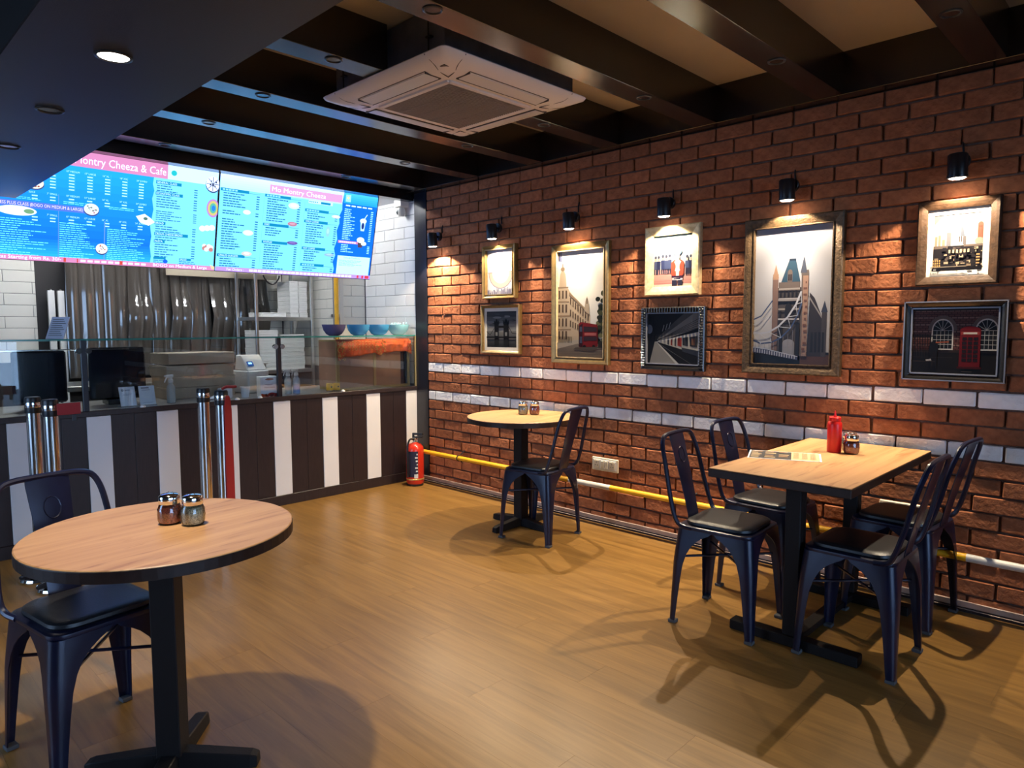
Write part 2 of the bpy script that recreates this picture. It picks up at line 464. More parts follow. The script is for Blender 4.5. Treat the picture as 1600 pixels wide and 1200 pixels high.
tiles(kc, (0, .785, 0), (1, 0, 0), (0, -1, 0), -.30, 0, 1.15, 2.0, 'tile_cream')
tiles(wk, (.008, 0, 0), (0, 1, 0), (-1, 0, 0), .87, 2.4, .95, 2.05, 'tile_cream')
kb = struct(MB().box(-6, .2, 2.42, 2.6, 0, 2.72).build('wall_back', 'dark_paint'))
tiles(kb, (0, 2.42, 0), (1, 0, 0), (0, -1, 0), -3.60, -2.315, 1.05, 2.05, 'tile_cream', .42, .1)
tiles(kb, (0, 2.42, 0), (1, 0, 0), (0, -1, 0), -.75, 0, 1.05, 2.05, 'tile_cream', .30, .1)
struct(MB().box(-6.2, -6, -8, -2.3, 0, 2.72).box(-6.2, -6, -.3, 2.6, 0, 2.72).box(-6.2, -6, -2.3, -.3, 2.35, 2.72).build('wall_left', 'wall_grey'))
w2 = struct(MB().box(-6.14, -6.06, -2.3, -2.25, 0, 2.35).box(-6.14, -6.06, -.35, -.3, 0, 2.35).box(-6.14, -6.06, -2.3, -.3, 2.30, 2.35).box(-6.14, -6.06, -2.3, -.3, 0, .06).build('added_fill_window', 'black_plastic'))  # unseen window added in the left wall to light the counter boards
for a, b in ((-2.25, -.35),):
    B(-6.105, -6.095, a, b, .06, 2.30).build('pane', 'pane_glass', w2)
pl = bpy.data.lights.new('daylight_portal', 'AREA'); pl.shape = 'RECTANGLE'; pl.size = 2.3; pl.size_y = 2.0; pl.cycles.is_portal = True
po = bpy.data.objects.new('daylight_portal', pl); col.objects.link(po); po.location = (-6.0, -1.3, 1.17); po.rotation_euler = (0, R(-90), 0)
# street side wall behind the camera, with a glazed shopfront
wf = MB(); wf.box(-1.40, .2, -8.2, -8, 0, 2.72).box(-5.40, -1.40, -8.2, -8, 2.4, 2.72).box(-6.2, -5.40, -8.2, -8, 0, 2.72)
struct(wf.build('wall_front', 'wall_grey'))
wn = struct(MB().box(-5.40, -5.35, -8.14, -8.06, 0, 2.4).box(-1.45, -1.40, -8.14, -8.06, 0, 2.4).box(-5.40, -1.4, -8.14, -8.06, 2.35, 2.4).box(-5.40, -1.4, -8.14, -8.06, 0, .06).build('window_1', 'black_plastic'))
for a, b in ((-5.35, -1.45),):
    B(a, b, -8.105, -8.095, .06, 2.35).build('pane', 'pane_glass', wn)
struct(MB().box(-12, 2, -14, -8.2, -.12, -.02).box(-12, -6.2, -8.2, 2.6, -.12, -.02).build('ground_street', 'wall_grey'))
pl = bpy.data.lights.new('daylight_portal', 'AREA'); pl.shape = 'RECTANGLE'; pl.size = 4.0; pl.size_y = 2.3; pl.cycles.is_portal = True
po = bpy.data.objects.new('daylight_portal', pl); col.objects.link(po); po.location = (-3.40, -8.0, 1.2); po.rotation_euler = (R(-90), 0, 0)

# skirting along the brick wall
sk = MB().box(-.016, -.002, -8, 0, .022, .05).box(-.022, -.002, -8, 0, .0, .016, 1).box(-.012, -.002, -8, 0, .016, .022, 1)
struct(sk.build('baseboard_right', ['skirting', 'board_dark'], bevel=.0015))

# ceiling, beams, bulkhead
ce = struct(MB().box(-2.865, .2, -8, .02, 2.705, 2.85).build('ceiling', 'ceiling_cream'))
struct(MB().box(-6, -3.3, -8, 2.6, 2.70, 2.85).build('ceiling_side', 'dark_paint'))
struct(MB().box(-3.3, .2, .02, 2.6, 2.70, 2.85).build('ceiling_kitchen', 'dark_paint'))
BY = [-.170, -.840, -1.495, -2.150, -2.822, -3.503, -4.180, -4.855, -5.53, -6.2, -6.87, -7.54]
for i, y in enumerate(BY):
    if i == 3:
        B(-2.865, -1.86, y-.0675, y+.0675, 2.5, 2.71).build('beam', 'beam_wood', ce, .002)
        B(-1.00, -.09, y-.0675, y+.0675, 2.5, 2.71).build('beam', 'beam_wood', ce, .002)
    else:
        B(-2.865, -.09, y-.0675, y+.0675, 2.5, 2.71).build('beam', 'beam_wood', ce, .002)
B(-.09, .012, -8, .0, 2.498, 2.71).build('edge_beam', 'beam_wood', ce, .002)
B(-2.865, .008, .01, .09, 2.44, 2.72).build('fascia_board', 'beam_wood', ce, .002)
struct(B(-3.36, -2.865, -8, .04, 2.10, 2.85).build('ceiling_bulkhead', 'bulkhead_paint', bevel=.003))

# ================================================================== LAMPS
def spot_lamp(y, label, light=True):
    t = thing('wall_spotlight', label, 'wall lamp', (0, y, 2.06), 0, 'black spotlights along the brick wall')
    Mx = Matrix.Rotation(R(90), 4, 'Y')
    MB().lathe([(.034, -.030), (.036, -.028), (.036, -.010), (.034, -.006)], 20, M=Mx).build('wall_base', 'lamp_black', t, smooth=True, loc=(-.034, 0, .035))
    MB().tube([(-.03, 0, .035), (-.055, 0, .035), (-.085, .0, .025)], .010, 8).build('arm', 'lamp_black', t, smooth=True)
    MB().tube(smooth_path([(-.012, 0, .07), (-.010, .004, .10), (-.004, .006, .125), (.004, .006, .14)], 3), .0045, 6).build('cable', 'black_plastic', t, smooth=True)
    M = Matrix.Translation((-.118, .0, 0)) @ Matrix.Rotation(R(-4), 4, 'Y') @ Matrix.Rotation(R(0), 4, 'X')
    h = MB().lathe([(.012, .062), (.034, .058), (.040, .050), (.040, -.035), (.042, -.037), (.042, -.048), (.036, -.050), (.033, -.030), (.0, -.030)], 24, M=M).build('head', 'lamp_black', t, smooth=True)
    MB().lathe([(.0, -.036), (.033, -.036), (.033, -.050), (.024, -.055), (.0, -.057)], 20, M=M).build('lens', 'lens_lit', h, smooth=True)
    ld = bpy.data.lights.new('bulb', 'SPOT'); ld.energy = WALL_LAMP_W; ld.color = (1, .80, .55); ld.spot_size = R(127); ld.spot_blend = .18; ld.shadow_soft_size = .009
    lo = bpy.data.objects.new('bulb', ld); col.objects.link(lo); lo.parent = t
    lo.location = M @ Vector((0, 0, -.066)); lo.rotation_euler = (0, 0, 0)
    ld = bpy.data.lights.new('reflector_beam', 'SPOT'); ld.energy = WALL_LAMP_CORE_W; ld.color = (1, .84, .62); ld.spot_size = R(84); ld.spot_blend = 1.0; ld.shadow_soft_size = .009
    lo = bpy.data.objects.new('reflector_beam', ld); col.objects.link(lo); lo.parent = t
    lo.location = M @ Vector((0, 0, -.066)); lo.rotation_euler = (0, R(10), 0)
    return t
for y, d in ((-.385, 'beside the corner post with no picture below it'), (-1.085, 'above the small roundel picture'), (-1.832, 'above the tall street and bus picture'),
             (-2.572, 'above the marching guards picture'), (-3.318, 'above the large bridge tower picture'), (-4.09, 'above the domed skyline picture'),
             ):
    spot_lamp(y, 'black cylinder wall spotlight '+d)
def downlight(x, y, z, label, lit, r=.04, group=None):
    t = thing('recessed_downlight', label, 'downlight', (x, y, z), 0, group)
    MB().lathe([(r+.008, 0.001), (r+.008, -.003), (r+.002, -.005), (r-.001, -.002), (r-.001, .0008)], 24).build('rim', 'lamp_black', t, smooth=True)
    MB().lathe([(0, .0009), (r-.001, .0009), (r-.001, -.0012), (0, -.0012)], 24).build('lens', 'lens_cool' if lit else 'lens_off', t)
    if lit:
        ld = bpy.data.lights.new('bulb', 'SPOT'); ld.energy = DOWNLIGHT_W; ld.color = (1, .86, .68); ld.spot_size = R(110); ld.spot_blend = .6; ld.shadow_soft_size = .03
        lo = bpy.data.objects.new('bulb', ld); col.objects.link(lo); lo.parent = t; lo.location = (0, 0, -.012)
downlight(-3.135, -2.70, 2.10, 'lit round downlight in the dark bulkhead above the large round table', True)
for y, lb in ((-2.02, 'next to the lit one'), (-1.335, 'closest to the menu screens')):
    downlight(-3.14, y, 2.10, 'unlit round downlight under the dark bulkhead, '+lb, False, .036, 'unlit downlights in the bulkhead')
ORD = ('first', 'second', 'third', 'fourth', 'fifth', 'sixth', 'seventh', 'eighth', 'ninth')
for y in BY[:7]:
    for x in (-2.11, -.745):
        where = ' beam from the menu screens, '+('bulkhead end' if x < -1 else 'brick wall end')
        if (y == -.170 and x == -.745) : x = -.80
        downlight(x, y-.02 if y > -4 else y, 2.5, 'small unlit downlight in the '+ORD[BY.index(y)]+where, False, .030, 'unlit downlights in the ceiling beams')
# ================================================================== CHAIRS
def make_chair():
    t = thing('metal_chair', 'x', 'chair', group='navy metal cafe chairs')
    # seat pan
    a = .172
    s = MB(); secs = []
    for z, k in ((.436, 1.0), (.446, 1.012), (.453, 1.006), (.456, .97)):
        secs.append([Vector((x*k, y*k, z)) for x, y in rrect(2*a, 2*a, .05, 5)])
    s.loft(secs); s.build('seat', 'chair_metal', t, smooth=True)
    # cushion
    s = MB(); secs = []
    for z, k in ((.454, .93), (.462, .965), (.472, .955), (.478, .90), (.480, .75)):
        secs.append([Vector((x*k, y*k-.002, z)) for x, y in rrect(2*a-.02, 2*a-.025, .07, 6)])
    s.loft(secs); s.build('cushion', 'vinyl_black', t, smooth=True)
    prof = [(.440, .168), (.428, .158), (.412, .130), (.392, .105), (.365, .083), (.33, .068), (.28, .057), (.20, .047), (.10, .038), (.012, .031)]
    for sx, sy in ((1, 1), (-1, 1), (-1, -1), (1, -1)):
        s = MB(); secs = []
        for z, wd in prof:
            q = (.44-z)/.44; c = .173+.012*min(1, q*3)+.010*q
            r = min(.034, wd*.62); th = .0035
            path = [(-wd, 0), (-(wd+r)/2, 0)]+[(-r+r*math.sin(R(18*i)), -r+r*math.cos(R(18*i))) for i in range(6)]+[(0, -(wd+r)/2), (0, -wd)]
            ri = max(r-th, .001)
            inn = [(-wd, -th), (-(wd+r)/2, -th)]+[(-r+ri*math.sin(R(18*i)), -r+ri*math.cos(R(18*i))) for i in range(6)]+[(-th, -(wd+r)/2), (-th, -wd)]
            secs.append([Vector((sx*(c+x), sy*(c+y), z)) for x, y in path+inn[::-1]])
        s.loft(secs); lg = s.build('leg', 'chair_metal', t, smooth=True)
        c = .195
        B(-.034, .001, -.034, .001, 0, .014).build('foot_cap', 'rubber_grey', lg, .002, loc=(sx*c+(0 if sx > 0 else .033), sy*c+(0 if sy > 0 else .033), 0))
    # crossed braces
    s = MB(); s.tube([(-.15, -.15, .30), (.15, .15, .30)], .006, 6); s.tube([(-.15, .15, .306), (.15, -.15, .306)], .006, 6)
    s.build('brace', 'chair_metal', t, smooth=True)
    # bent tube back
    half = [(-.168, .10, .446), (-.182, .150, .458), (-.187, .176, .50), (-.180, .205, .60), (-.170, .232, .72), (-.160, .252, .79), (-.138, .264, .832), (-.10, .269, .845), (-.04, .271, .848)]
    pts = half+[(-x, y, z) for x, y, z in half[::-1]]
    MB().tube(smooth_path(pts, 4), .0105, 8).build('back_frame', 'chair_metal', t, smooth=True)
    # centre splat
    s = MB(); secs = []
    for z, y, hw in ((.440, .168, .050), (.47, .172, .050), (.55, .190, .052), (.65, .215, .057), (.75, .243, .063), (.82, .262, .067), (.846, .270, .066)):
        fr = [Vector((x*hw, y-.006*(1-x*x), z)) for x in (-1, -.5, 0, .5, 1)]
        bk = [p+Vector((0, .004, 0)) for p in fr[::-1]]
        secs.append(fr+bk)
    s.loft(secs); sp = s.build('backrest', 'chair_metal', t, smooth=True)
    ring = [(.026*math.cos(R(30*i)), .2412+.28*.036*math.sin(R(30*i))-.006*(1-(.026*math.cos(R(30*i))/.063)**2), .745+.036*math.sin(R(30*i))) for i in range(13)]
    MB().tube(ring, .0022, 5).build('embossed_ring', 'chair_metal', sp, smooth=True)
    return t
CH = [(-.505, -1.925, 188.7, 'navy metal chair with black pad pushed under the small round table'),
      (-.875, -3.415, 4, 'navy chair at the rectangular table, aisle end, on the counter side'),
      (-.340, -3.375, -3, 'navy chair at the rectangular table, brick wall end, on the counter side'),
      (-.800, -3.960, 180, 'navy chair at the rectangular table, aisle end, on the side away from the counter'),
      (-.215, -3.955, 176, 'navy chair at the rectangular table, brick wall end, under the phone box picture'),
      (-3.190, -2.385, 8.7, 'navy metal chair drawn up to the large round table with a pair of shakers')]
proto = make_chair()
for i, (x, y, a, lb) in enumerate(CH):
    o = proto if i == 0 else copy_tree(proto)
    o.location = (x, y, 0); o.rotation_euler.z = R(a); o['label'] = lb

# ================================================================== TABLES
def round_table(x, y, r, label, rz, H=.752, grain=-83):
    t = thing('round_table', label, 'table', (x, y, 0), R(rz))
    n = 64
    top = MB().lathe([(0, H), (r-.003, H), (r, H-.002), (r, H-.004), (0, H-.004)], n).build('table_top', 'table_wood', t)
    top.rotation_euler.z = -R(rz)+R(grain)
    MB().lathe([(0, H-.004), (r, H-.004), (r+.001, H-.006), (r+.001, H-.034), (r-.004, H-.036), (0, H-.036)], n).build('edge_band', 'table_edge', top)
    B(-.036, .036, -.036, .036, .05, H-.036).build('post', 'table_iron', t, .003)
    B(-.13, .13, -.13, .13, H-.046, H-.036).build('mount_plate', 'table_iron', t, .002)
    for k in range(4):
        a = R(90*k); M = Matrix.Rotation(a, 4, 'Z')
        s = MB(); sec = []
        for xx, hw, h in ((.02, .030, .062), (.10, .029, .055), (.235, .026, .040), (.255, .022, .034)):
            sec.append([M @ Vector((xx, -hw, 0 if xx > .15 else .004)), M @ Vector((xx, hw, 0 if xx > .15 else .004)), M @ Vector((xx, hw*.8, h)), M @ Vector((xx, -hw*.8, h))])
        s.loft(sec); s.build('foot_bar', 'table_iron', t, .003)
    return t
round_table(-3.065, -2.715, .368, 'large round wooden table with worn black edge in front of the striped counter', 45+4)
round_table(-.420, -1.672, .362, 'small round wooden table standing against the brick wall', 0)
t = thing('rectangular_table', 'rectangular wooden table for four set against the brick wall', 'table', (-.60, -3.74, 0))
H = .756
top = B(-.545, .545, -.285, .285, H-.004, H).build('table_top', 'table_wood_x', t, .0015)
B(-.546, .546, -.286, .286, H-.038, H-.004).build('edge_band', 'table_edge', top, .002)
for px in (-.325, .36):
    B(px-.032, px+.032, -.032, .032, .05, H-.038).build('post', 'table_iron', t, .003)
    B(px-.03, px+.03, -.27, .27, 0, .045).build('foot_bar', 'table_iron', t, .004)
B(-.325, .36, -.028, .028, .012, .042).build('stretcher', 'table_iron', t, .003)
B(-.42, .42, -.13, .13, H-.05, H-.038).build('mount_plate', 'table_iron', t, .002)

# ================================================================== TABLE WARE
def shaker(x, y, z, label, fill, grp):
    t = thing('cheese_shaker', label, 'shaker', (x, y, z), random.uniform(0, 3), grp)
    wav = lambda a, z_: .045*math.cos(12*(a+z_*14)) if .012 < z_ < .058 else 0
    prof = [(.0, 0), (.027, 0), (.031, .004), (.0335, .014), (.0345, .03), (.0335, .046), (.030, .058), (.0275, .063), (.0275, .070), (0, .070)]
    MB().lathe(prof, 48, wave=wav).build('jar', 'jar_glass', t, smooth=True)
    MB().lathe([(0, .003), (.028, .004), (.0305, .014), (.0315, .03), (.0305, .046), (.026, .054), (0, .056)], 24).build('spice', fill, t, smooth=True)
    l = MB().lathe([(.0285, .062), (.0300, .064), (.0300, .074), (.0288, .075), (.0300, .076), (.0300, .083), (.0285, .087), (.022, .091), (.010, .0935), (0, .094)], 32).build('lid', 'chrome', t, smooth=True)
    hs = MB()
    for i in range(9):
        a = i*2.4; r = .004+.0018*i
        hs.lathe([(0, .0905), (.0016, .0905), (.0016, .0942), (0, .0942)], 6, r*math.cos(a), r*math.sin(a))
    hs.build('holes', 'black_plastic', l)
shaker(-3.03, -2.672, .752, 'chrome lidded glass shaker of chilli flakes on the large round table', 'chilli', 'shakers')
shaker(-2.985, -2.735, .752, 'chrome lidded glass shaker of pale herbs on the large round table', 'oregano', 'shakers')
shaker(-.352, -1.628, .752, 'chrome lidded glass shaker of dark herbs on the small round table', 'oregano', 'shakers')
shaker(-.305, -1.692, .752, 'chrome lidded glass shaker of chilli flakes on the small round table', 'chilli', 'shakers')
shaker(-.392, -3.775, .756, 'chrome lidded glass shaker beside the red sauce bottle', 'chilli', 'shakers')
shaker(-.318, -3.742, .756, 'chrome lidded glass shaker half hidden behind the red sauce bottle', 'oregano', 'shakers')
t = thing('sauce_bottle', 'red plastic squeeze sauce bottle on the rectangular table', 'bottle', (-.40, -3.70, .756))
MB().lathe([(0, 0), (.029, 0), (.032, .004), (.032, .13), (.030, .142), (.022, .150), (0, .150)], 28).build('body', 'ketchup_red', t, smooth=True)
cp = MB().lathe([(0, .148), (.026, .148), (.0265, .150), (.0265, .164), (.024, .167), (0, .167)], 28).build('cap', 'ketchup_red', t, smooth=True)
MB().lathe([(0, .166), (.008, .166), (.0045, .18), (.003, .196), (0, .196)], 12).build('nozzle', 'ketchup_red', cp, smooth=True)
# menu sheet
t = thing('menu_sheet', 'laminated menu sheet lying flat on the rectangular table', 'menu', (-.665, -3.575, .7568), R(-68))
B(-.155, .155, -.105, .105, 0, .0008).build('sheet', 'paper_white', t)
p = Print(.296, .196, (206, 176, 138))
p.rect(0, 0, .60, 1, (62, 62, 66))
for i in range(5):
    for j in range(3):
        c = random.choice(((150, 120, 92), (88, 84, 82), (120, 96, 70), (44, 48, 56), (170, 150, 120)))
        p.rect(.02+.2*j, .04+.19*i, .02+.2*j+random.uniform(.08, .16), .12+.19*i+random.uniform(0, .08), c)
p.rects([(.63+.12*(i % 3), .06+.075*(i//3), .71+.12*(i % 3), .085+.075*(i//3)) for i in range(33)], (120, 86, 62))
o = p.build('printed_face', 'print_matt', t); o.rotation_euler.x = R(-90); o.location.z = .0010

# ================================================================== BRICK WALL FITTINGS
# gas pipe, painted in bands
t = thing('wall_pipe', 'long yellow and white banded pipe running low along the brick wall', 'pipe', (-.06, 0, .275))
Mr = Matrix.Rotation(R(90), 4, 'X')
def pipe_seg(y0, y1, mat):
    MB().tube([(0, y0, 0), (0, y1, 0)], .0185, 16).build('pipe_band', mat, t, smooth=True)
for a, b, mt in ((-.02, -1.80, 'pipe_yellow'), (-1.80, -2.157, 'pipe_white'), (-2.157, -4.19, 'pipe_yellow'), (-4.19, -4.60, 'pipe_white'), (-4.60, -7.9, 'pipe_yellow')):
    pipe_seg(a, b, mt)
for y in (-.62, -2.75, -5.0):
    s = MB(); s.tube([(.0225*math.cos(R(a)), y, .0225*math.sin(R(a))) for a in range(0, 361, 30)], .004, 6); s.tube([(.02, y, .022), (.045, y-.012, .05), (.058, y-.02, .06)], .0045, 6); s.tube([(.02, y, -.022), (.045, y+.008, -.045), (.058, y+.01, -.05)], .0045, 6)
    s.build('clamp', 'black_plastic', t, smooth=True)
# sockets
def socket(y, z, wd, label):
    t = thing('socket_plate', label, 'socket', (-.006, y, z), R(-90))
    B(-wd/2, wd/2, -.012, .004, -.045, .045).build('plate', 'ivory', t, .004)
    B(-wd/2+.012, wd/2-.012, -.016, -.011, -.033, .033).build('inner_plate', 'white_plastic', t, .002)
    for sx in (-1, 1):
        m_ = B(sx*wd*.30-.024, sx*wd*.30+.024, -.0185, -.015, -.026, .026).build('outlet', 'ivory', t, .002)
        h = MB()
        for dx, dz, r in ((0, .012, .004), (-.009, -.008, .0035), (.009, -.008, .0035)):
            h.lathe([(0, 0), (r, 0), (r, .0012), (0, .0012)], 10, M=Matrix.Translation((sx*wd*.30+dx, -.0183, dz)) @ Matrix.Rotation(R(90), 4, 'X'))
        h.build('pin_holes', 'socket_dark', m_)
    for sx in (-1, 1):
        B(sx*.016-.013, sx*.016+.013, -.021, -.015, -.026, .026).build('switch', 'ivory', t, .003)
socket(-2.075, .414, .218, 'ivory switched double socket on the brick wall above the pipe, clear of tables')
socket(-3.89, .43, .19, 'ivory switched double socket on the brick wall beneath the rectangular table')

# fire extinguisher
t = thing('fire_extinguisher', 'red fire extinguisher standing on the floor in the corner by the counter', 'extinguisher', (-.165, -.175, 0), R(30))
MB().lathe([(0, .012), (.066, .012), (.072, .02), (.075, .04), (.075, .30), (.071, .33), (.055, .352), (.03, .364), (.02, .37), (0, .37)], 32).build('cylinder', 'red_paint', t, smooth=True)
MB().lathe([(0, 0), (.070, 0), (.072, .004), (.070, .02), (0, .02)], 32).build('base_ring', 'black_plastic', t, smooth=True)
MB().lathe([(.0755, .052), (.0775, .054), (.0775, .062), (.0755, .064)], 32).build('hoop', 'gold_trim', t, smooth=True)
MB().lathe([(0, .368), (.016, .368), (.016, .395), (.020, .397), (.020, .41), (0, .412)], 16).build('valve', 'chrome', t, smooth=True)
hd = MB(); hd.box(-.012, .012, -.07, .02, .408, .420); hd.box(-.011, .011, -.075, .015, .432, .450); hd.box(-.010, .010, .005, .02, .41, .45)
hd.build('handle', 'black_plastic', t, .003)
MB().tube([(.035+.016*math.cos(R(a)), -.01, .405+.016*math.sin(R(a))) for a in range(0, 361, 30)], .003, 6).build('safety_pin', 'chrome', t, smooth=True)
MB().tube(smooth_path([(-.02, .0, .395), (-.06, .02, .40), (-.088, .03, .34), (-.092, .03, .2), (-.09, .03, .08)], 5), .008, 8).build('hose', 'black_plastic', t, smooth=True)
def curved_label(r, a0, a1, z0, z1, mat, name, parent):
    n = 10; s = MB()
    v = [Vector((r*math.cos(R(a0+(a1-a0)*i/n)), r*math.sin(R(a0+(a1-a0)*i/n)), z)) for z in (z0, z1) for i in range(n+1)]
    s.add(v, [(i, i+1, n+2+i, n+1+i) for i in range(n)]); return s.build(name, mat, parent)
lb = curved_label(.0755, 150, 222, .08, .30, 'label_dark', 'instruction_label', t)
for k in range(7):
    curved_label(.0759, 212-(k % 3)*5, 220, .095+.029*k, .108+.029*k, 'label_white', 'label_text', lb)
curved_label(.0759, 196, 221, .072, .105, 'label_white', 'label_text', lb)

# ================================================================== CEILING CASSETTE
t = thing('ceiling_air_conditioner', 'square cream cassette air conditioner hanging between the dark ceiling beams', 'air conditioner', (-1.415, -2.165, 2.455))
S = .475
secs = []
for z, h, r in ((.045, S-.004, .03), (.040, S, .03), (.030, S-.006, .03), (.012, S-.05, .03), (.0, S-.11, .03)):
    secs.append([Vector((x, y, z)) for x, y in rrect(2*h, 2*h, r, 4)])
MB().loft(secs).build('face_panel', 'ac_plastic', t, smooth=True)
B(-.42, .42, -.42, .42, .045, .245).build('casing', 'galvanised', t, .003)
for k in range(8):
    pass
fr = MB()
for a in (-1, 1):
    fr.box(-.265, .265, a*.265-.012, a*.265+.012, -.010, .004); fr.box(a*.265-.012, a*.265+.012, -.265, .265, -.010, .004)
gr = fr.build('grille_frame', 'ac_plastic', t, .002)
B(-.25, .25, -.25, .25, -.004, .0).build('grille_back', 'ac_grille', gr)
sl = MB()
for i in range(33):
    y = -.248+.0155*i; sl.box(-.25, .25, y, y+.0055, -.009, -.004)
for i in range(4):
    x = -.15+.1*i; sl.box(x, x+.004, -.25, .25, -.0105, -.004)
o = sl.build('grille_slats', 'ac_grille', gr); o['kind'] = 'stuff'
for k in range(4):
    M = Matrix.Rotation(R(90*k), 4, 'Z')
    B2 = MB().box(-.25, .25, .335, .400, -.001, .010, M=M @ Matrix.Translation((0, .0, .0)) @ Matrix.Rotation(R(0), 4, 'X'))
    # louvre lies on the sloped border
    sec = []
    for yy, zz in ((.318, -.002), (.392, .0065)):
        sec.append([M @ Vector((-.255, yy, zz-.004)), M @ Vector((.255, yy, zz-.004)), M @ Vector((.255, yy, zz+.004)), M @ Vector((-.255, yy, zz+.004))])
    MB().loft(sec).build('louvre', 'white_plastic', t, .0015)
    s = MB()
    for yy, zz in ((.312, -.0015), (.398, .009)):
        s.box(-.262, .262, yy-.003, yy+.003, zz-.003, zz+.004, M=M)
    s.box(-.262, -.257, .312, .398, -.003, .006, M=M); s.box(.257, .262, .312, .398, -.003, .006, M=M)
    s.build('louvre_gap', 'socket_dark', t)
    s = MB(); s.tube([M @ Vector(p) for p in smooth_path([(.30, .30, -.003), (.315, .36, .002), (.345, .42, .012), (.35, .474, .036)], 4)], .0022, 5)
    s.tube([M @ Vector(p) for p in smooth_path([(.30, .30, -.003), (.36, .315, .002), (.42, .345, .012), (.474, .35, .036)], 4)], .0022, 5)
    s.build('corner_seam', 'socket_dark', t)
B(-.395, -.365, -.385, -.355, .004, .010).build('sensor', 'black_plastic', t, .001)
for sx in (-1, 1):
    for sy in (-1, 1):
        s = MB(); s.tube([(sx*.435, sy*.33, .05), (sx*.435, sy*.33, .25)], .004, 6); s.box(sx*.42-.02, sx*.42+.025, sy*.33-.015, sy*.33+.015, .12, .126)
        s.build('hanger_rod', 'black_plastic', t)
# ================================================================== SERVICE COUNTER
t = thing('service_counter', 'long dark counter fronted with dark boards and white stripes', 'counter', (0, 0, 0))
X0 = -4.24
B(X0, -.002, .022, .66, 0, .80).build('carcass', 'dark_paint', t)
B(X0, -.002, -.012, .02, .800, .833).build('front_rail', 'board_dark', t, .002)
B(X0, -.002, .02, .70, .800, .833).build('worktop', 'steel_dark', t, .002)
B(X0, -.002, -.004, .022, 0, .078).build('plinth', 'board_dark', t, .002)
bw = .1365
bd = B(-bw/2+.0008, bw/2-.0008, 0, .02, .080, .799).mesh('board', ['board_dark'], .0012)
bwh = B(-bw/2+.0008, bw/2-.0008, -.003, .02, .080, .797).mesh('board', ['board_white'], .0012)
n = 0; x = -.119+bw/2
link('board', B(-.059, .0565, -.003, .02, .080, .797).mesh('board', ['board_white'], .0012), t, (-.060, 0, 0))
x = -.119-bw/2; k = 1
while x > X0:
    o = link('board', bwh if k % 3 == 0 else bd, t, (x, 0, 0))
    if k % 3 == 0: o['label'] = 'white counter board'
    x -= bw; k += 1
# glass screen
t = thing('glass_screen', 'clear glass sneeze screen with black posts standing on the counter', 'glass screen', (0, 0, .833))
px = [-4.2, -2.573, -1.29, -.012]
for a, b in zip(px, px[1:]):
    pn = B(a+.008, b-.008, .000, .008, .002, .437).build('pane', 'pane_glass', t)
    B(a+.008, b-.008, -.0005, .0085, .437, .4385).build('pane_edge', 'glass_edge', pn)
sh = B(-4.2, -.012, -.004, .30, .440, .450).build('top_shelf', 'pane_glass', t)
B(-4.2, -.012, -.0065, -.004, .440, .450).build('shelf_edge', 'glass_edge', sh)
for q in (-2.573, -1.29):
    B(q-.016, q+.016, -.006, .020, 0, .440).build('post', 'post_laminate', t, .002)
    for sx in (-1, 1):
        MB().lathe([(0, -.014), (.017, -.014), (.018, -.011), (.018, .014), (0, .014)], 16, M=Matrix.Translation((q+sx*.026, .004, .375)) @ Matrix.Rotation(R(90), 4, 'X')).build('clamp', 'chrome', t, smooth=True)
B(-.020, -.006, -.006, .012, 0, .445).build('end_frame', 'cabinet_frame', t, .001)
for q in (-2.25, -1.62, -1.45, -.75):
    MB().lathe([(0, 0), (.018, 0), (.015, .010), (.006, .016), (0, .017)], 16, q, -.004).build('glass_stud', 'white_plastic', t, smooth=True)
MB().tube([(-3.0, .05, .383), (-2.60, .05, .383)], .004, 6).tube([(-2.545, .05, .383), (-2.30, .05, .383)], .004, 6).build('rod', 'chrome', t)

# bowls on the shelf
def bowl(x, mat, label, beads=False, y=.11):
    t = thing('glass_bowl', label, 'bowl', (x, y, 1.2835), 0, 'coloured bowls on the glass shelf')
    MB().lathe([(0, 0), (.040, 0), (.062, .012), (.085, .045), (.094, .078), (.096, .090), (.093, .090), (.091, .078), (.082, .047), (.060, .016), (.038, .005), (0, .005)], 32).build('shell', mat, t, smooth=True)
    if beads:
        s = MB(); rr = random.Random(3)
        for i in range(90):
            a, r_, z = rr.uniform(0, 6.28), .078*math.sqrt(rr.random()), rr.uniform(.055, .105)
            r_ *= min(1, z/.08); cx, cy = r_*math.cos(a), r_*math.sin(a)
            s.lathe([(0, z-.007), (.006, z-.003), (.006, z+.003), (0, z+.007)], 6, cx, cy)
        o = s.build('crystals', 'bead_ice', t); o['kind'] = 'stuff'
for u_x, mt, lb, bd_ in ((-.752, 'bowl_violet', 'smoky violet glass bowl on the glass shelf in front of the yellow pipe', 0), (-.520, 'bowl_blue', 'clear blue glass bowl on the shelf beside the smoky violet bowl', 0),
                         (-.318, 'bowl_blue', 'blue glass bowl on the shelf between another blue bowl and the icy one', 0), (-.110, 'bowl_ice', 'pale icy bowl filled with glittering crystals on the glass shelf', 1)):
    bowl(u_x, mt, lb, bd_)

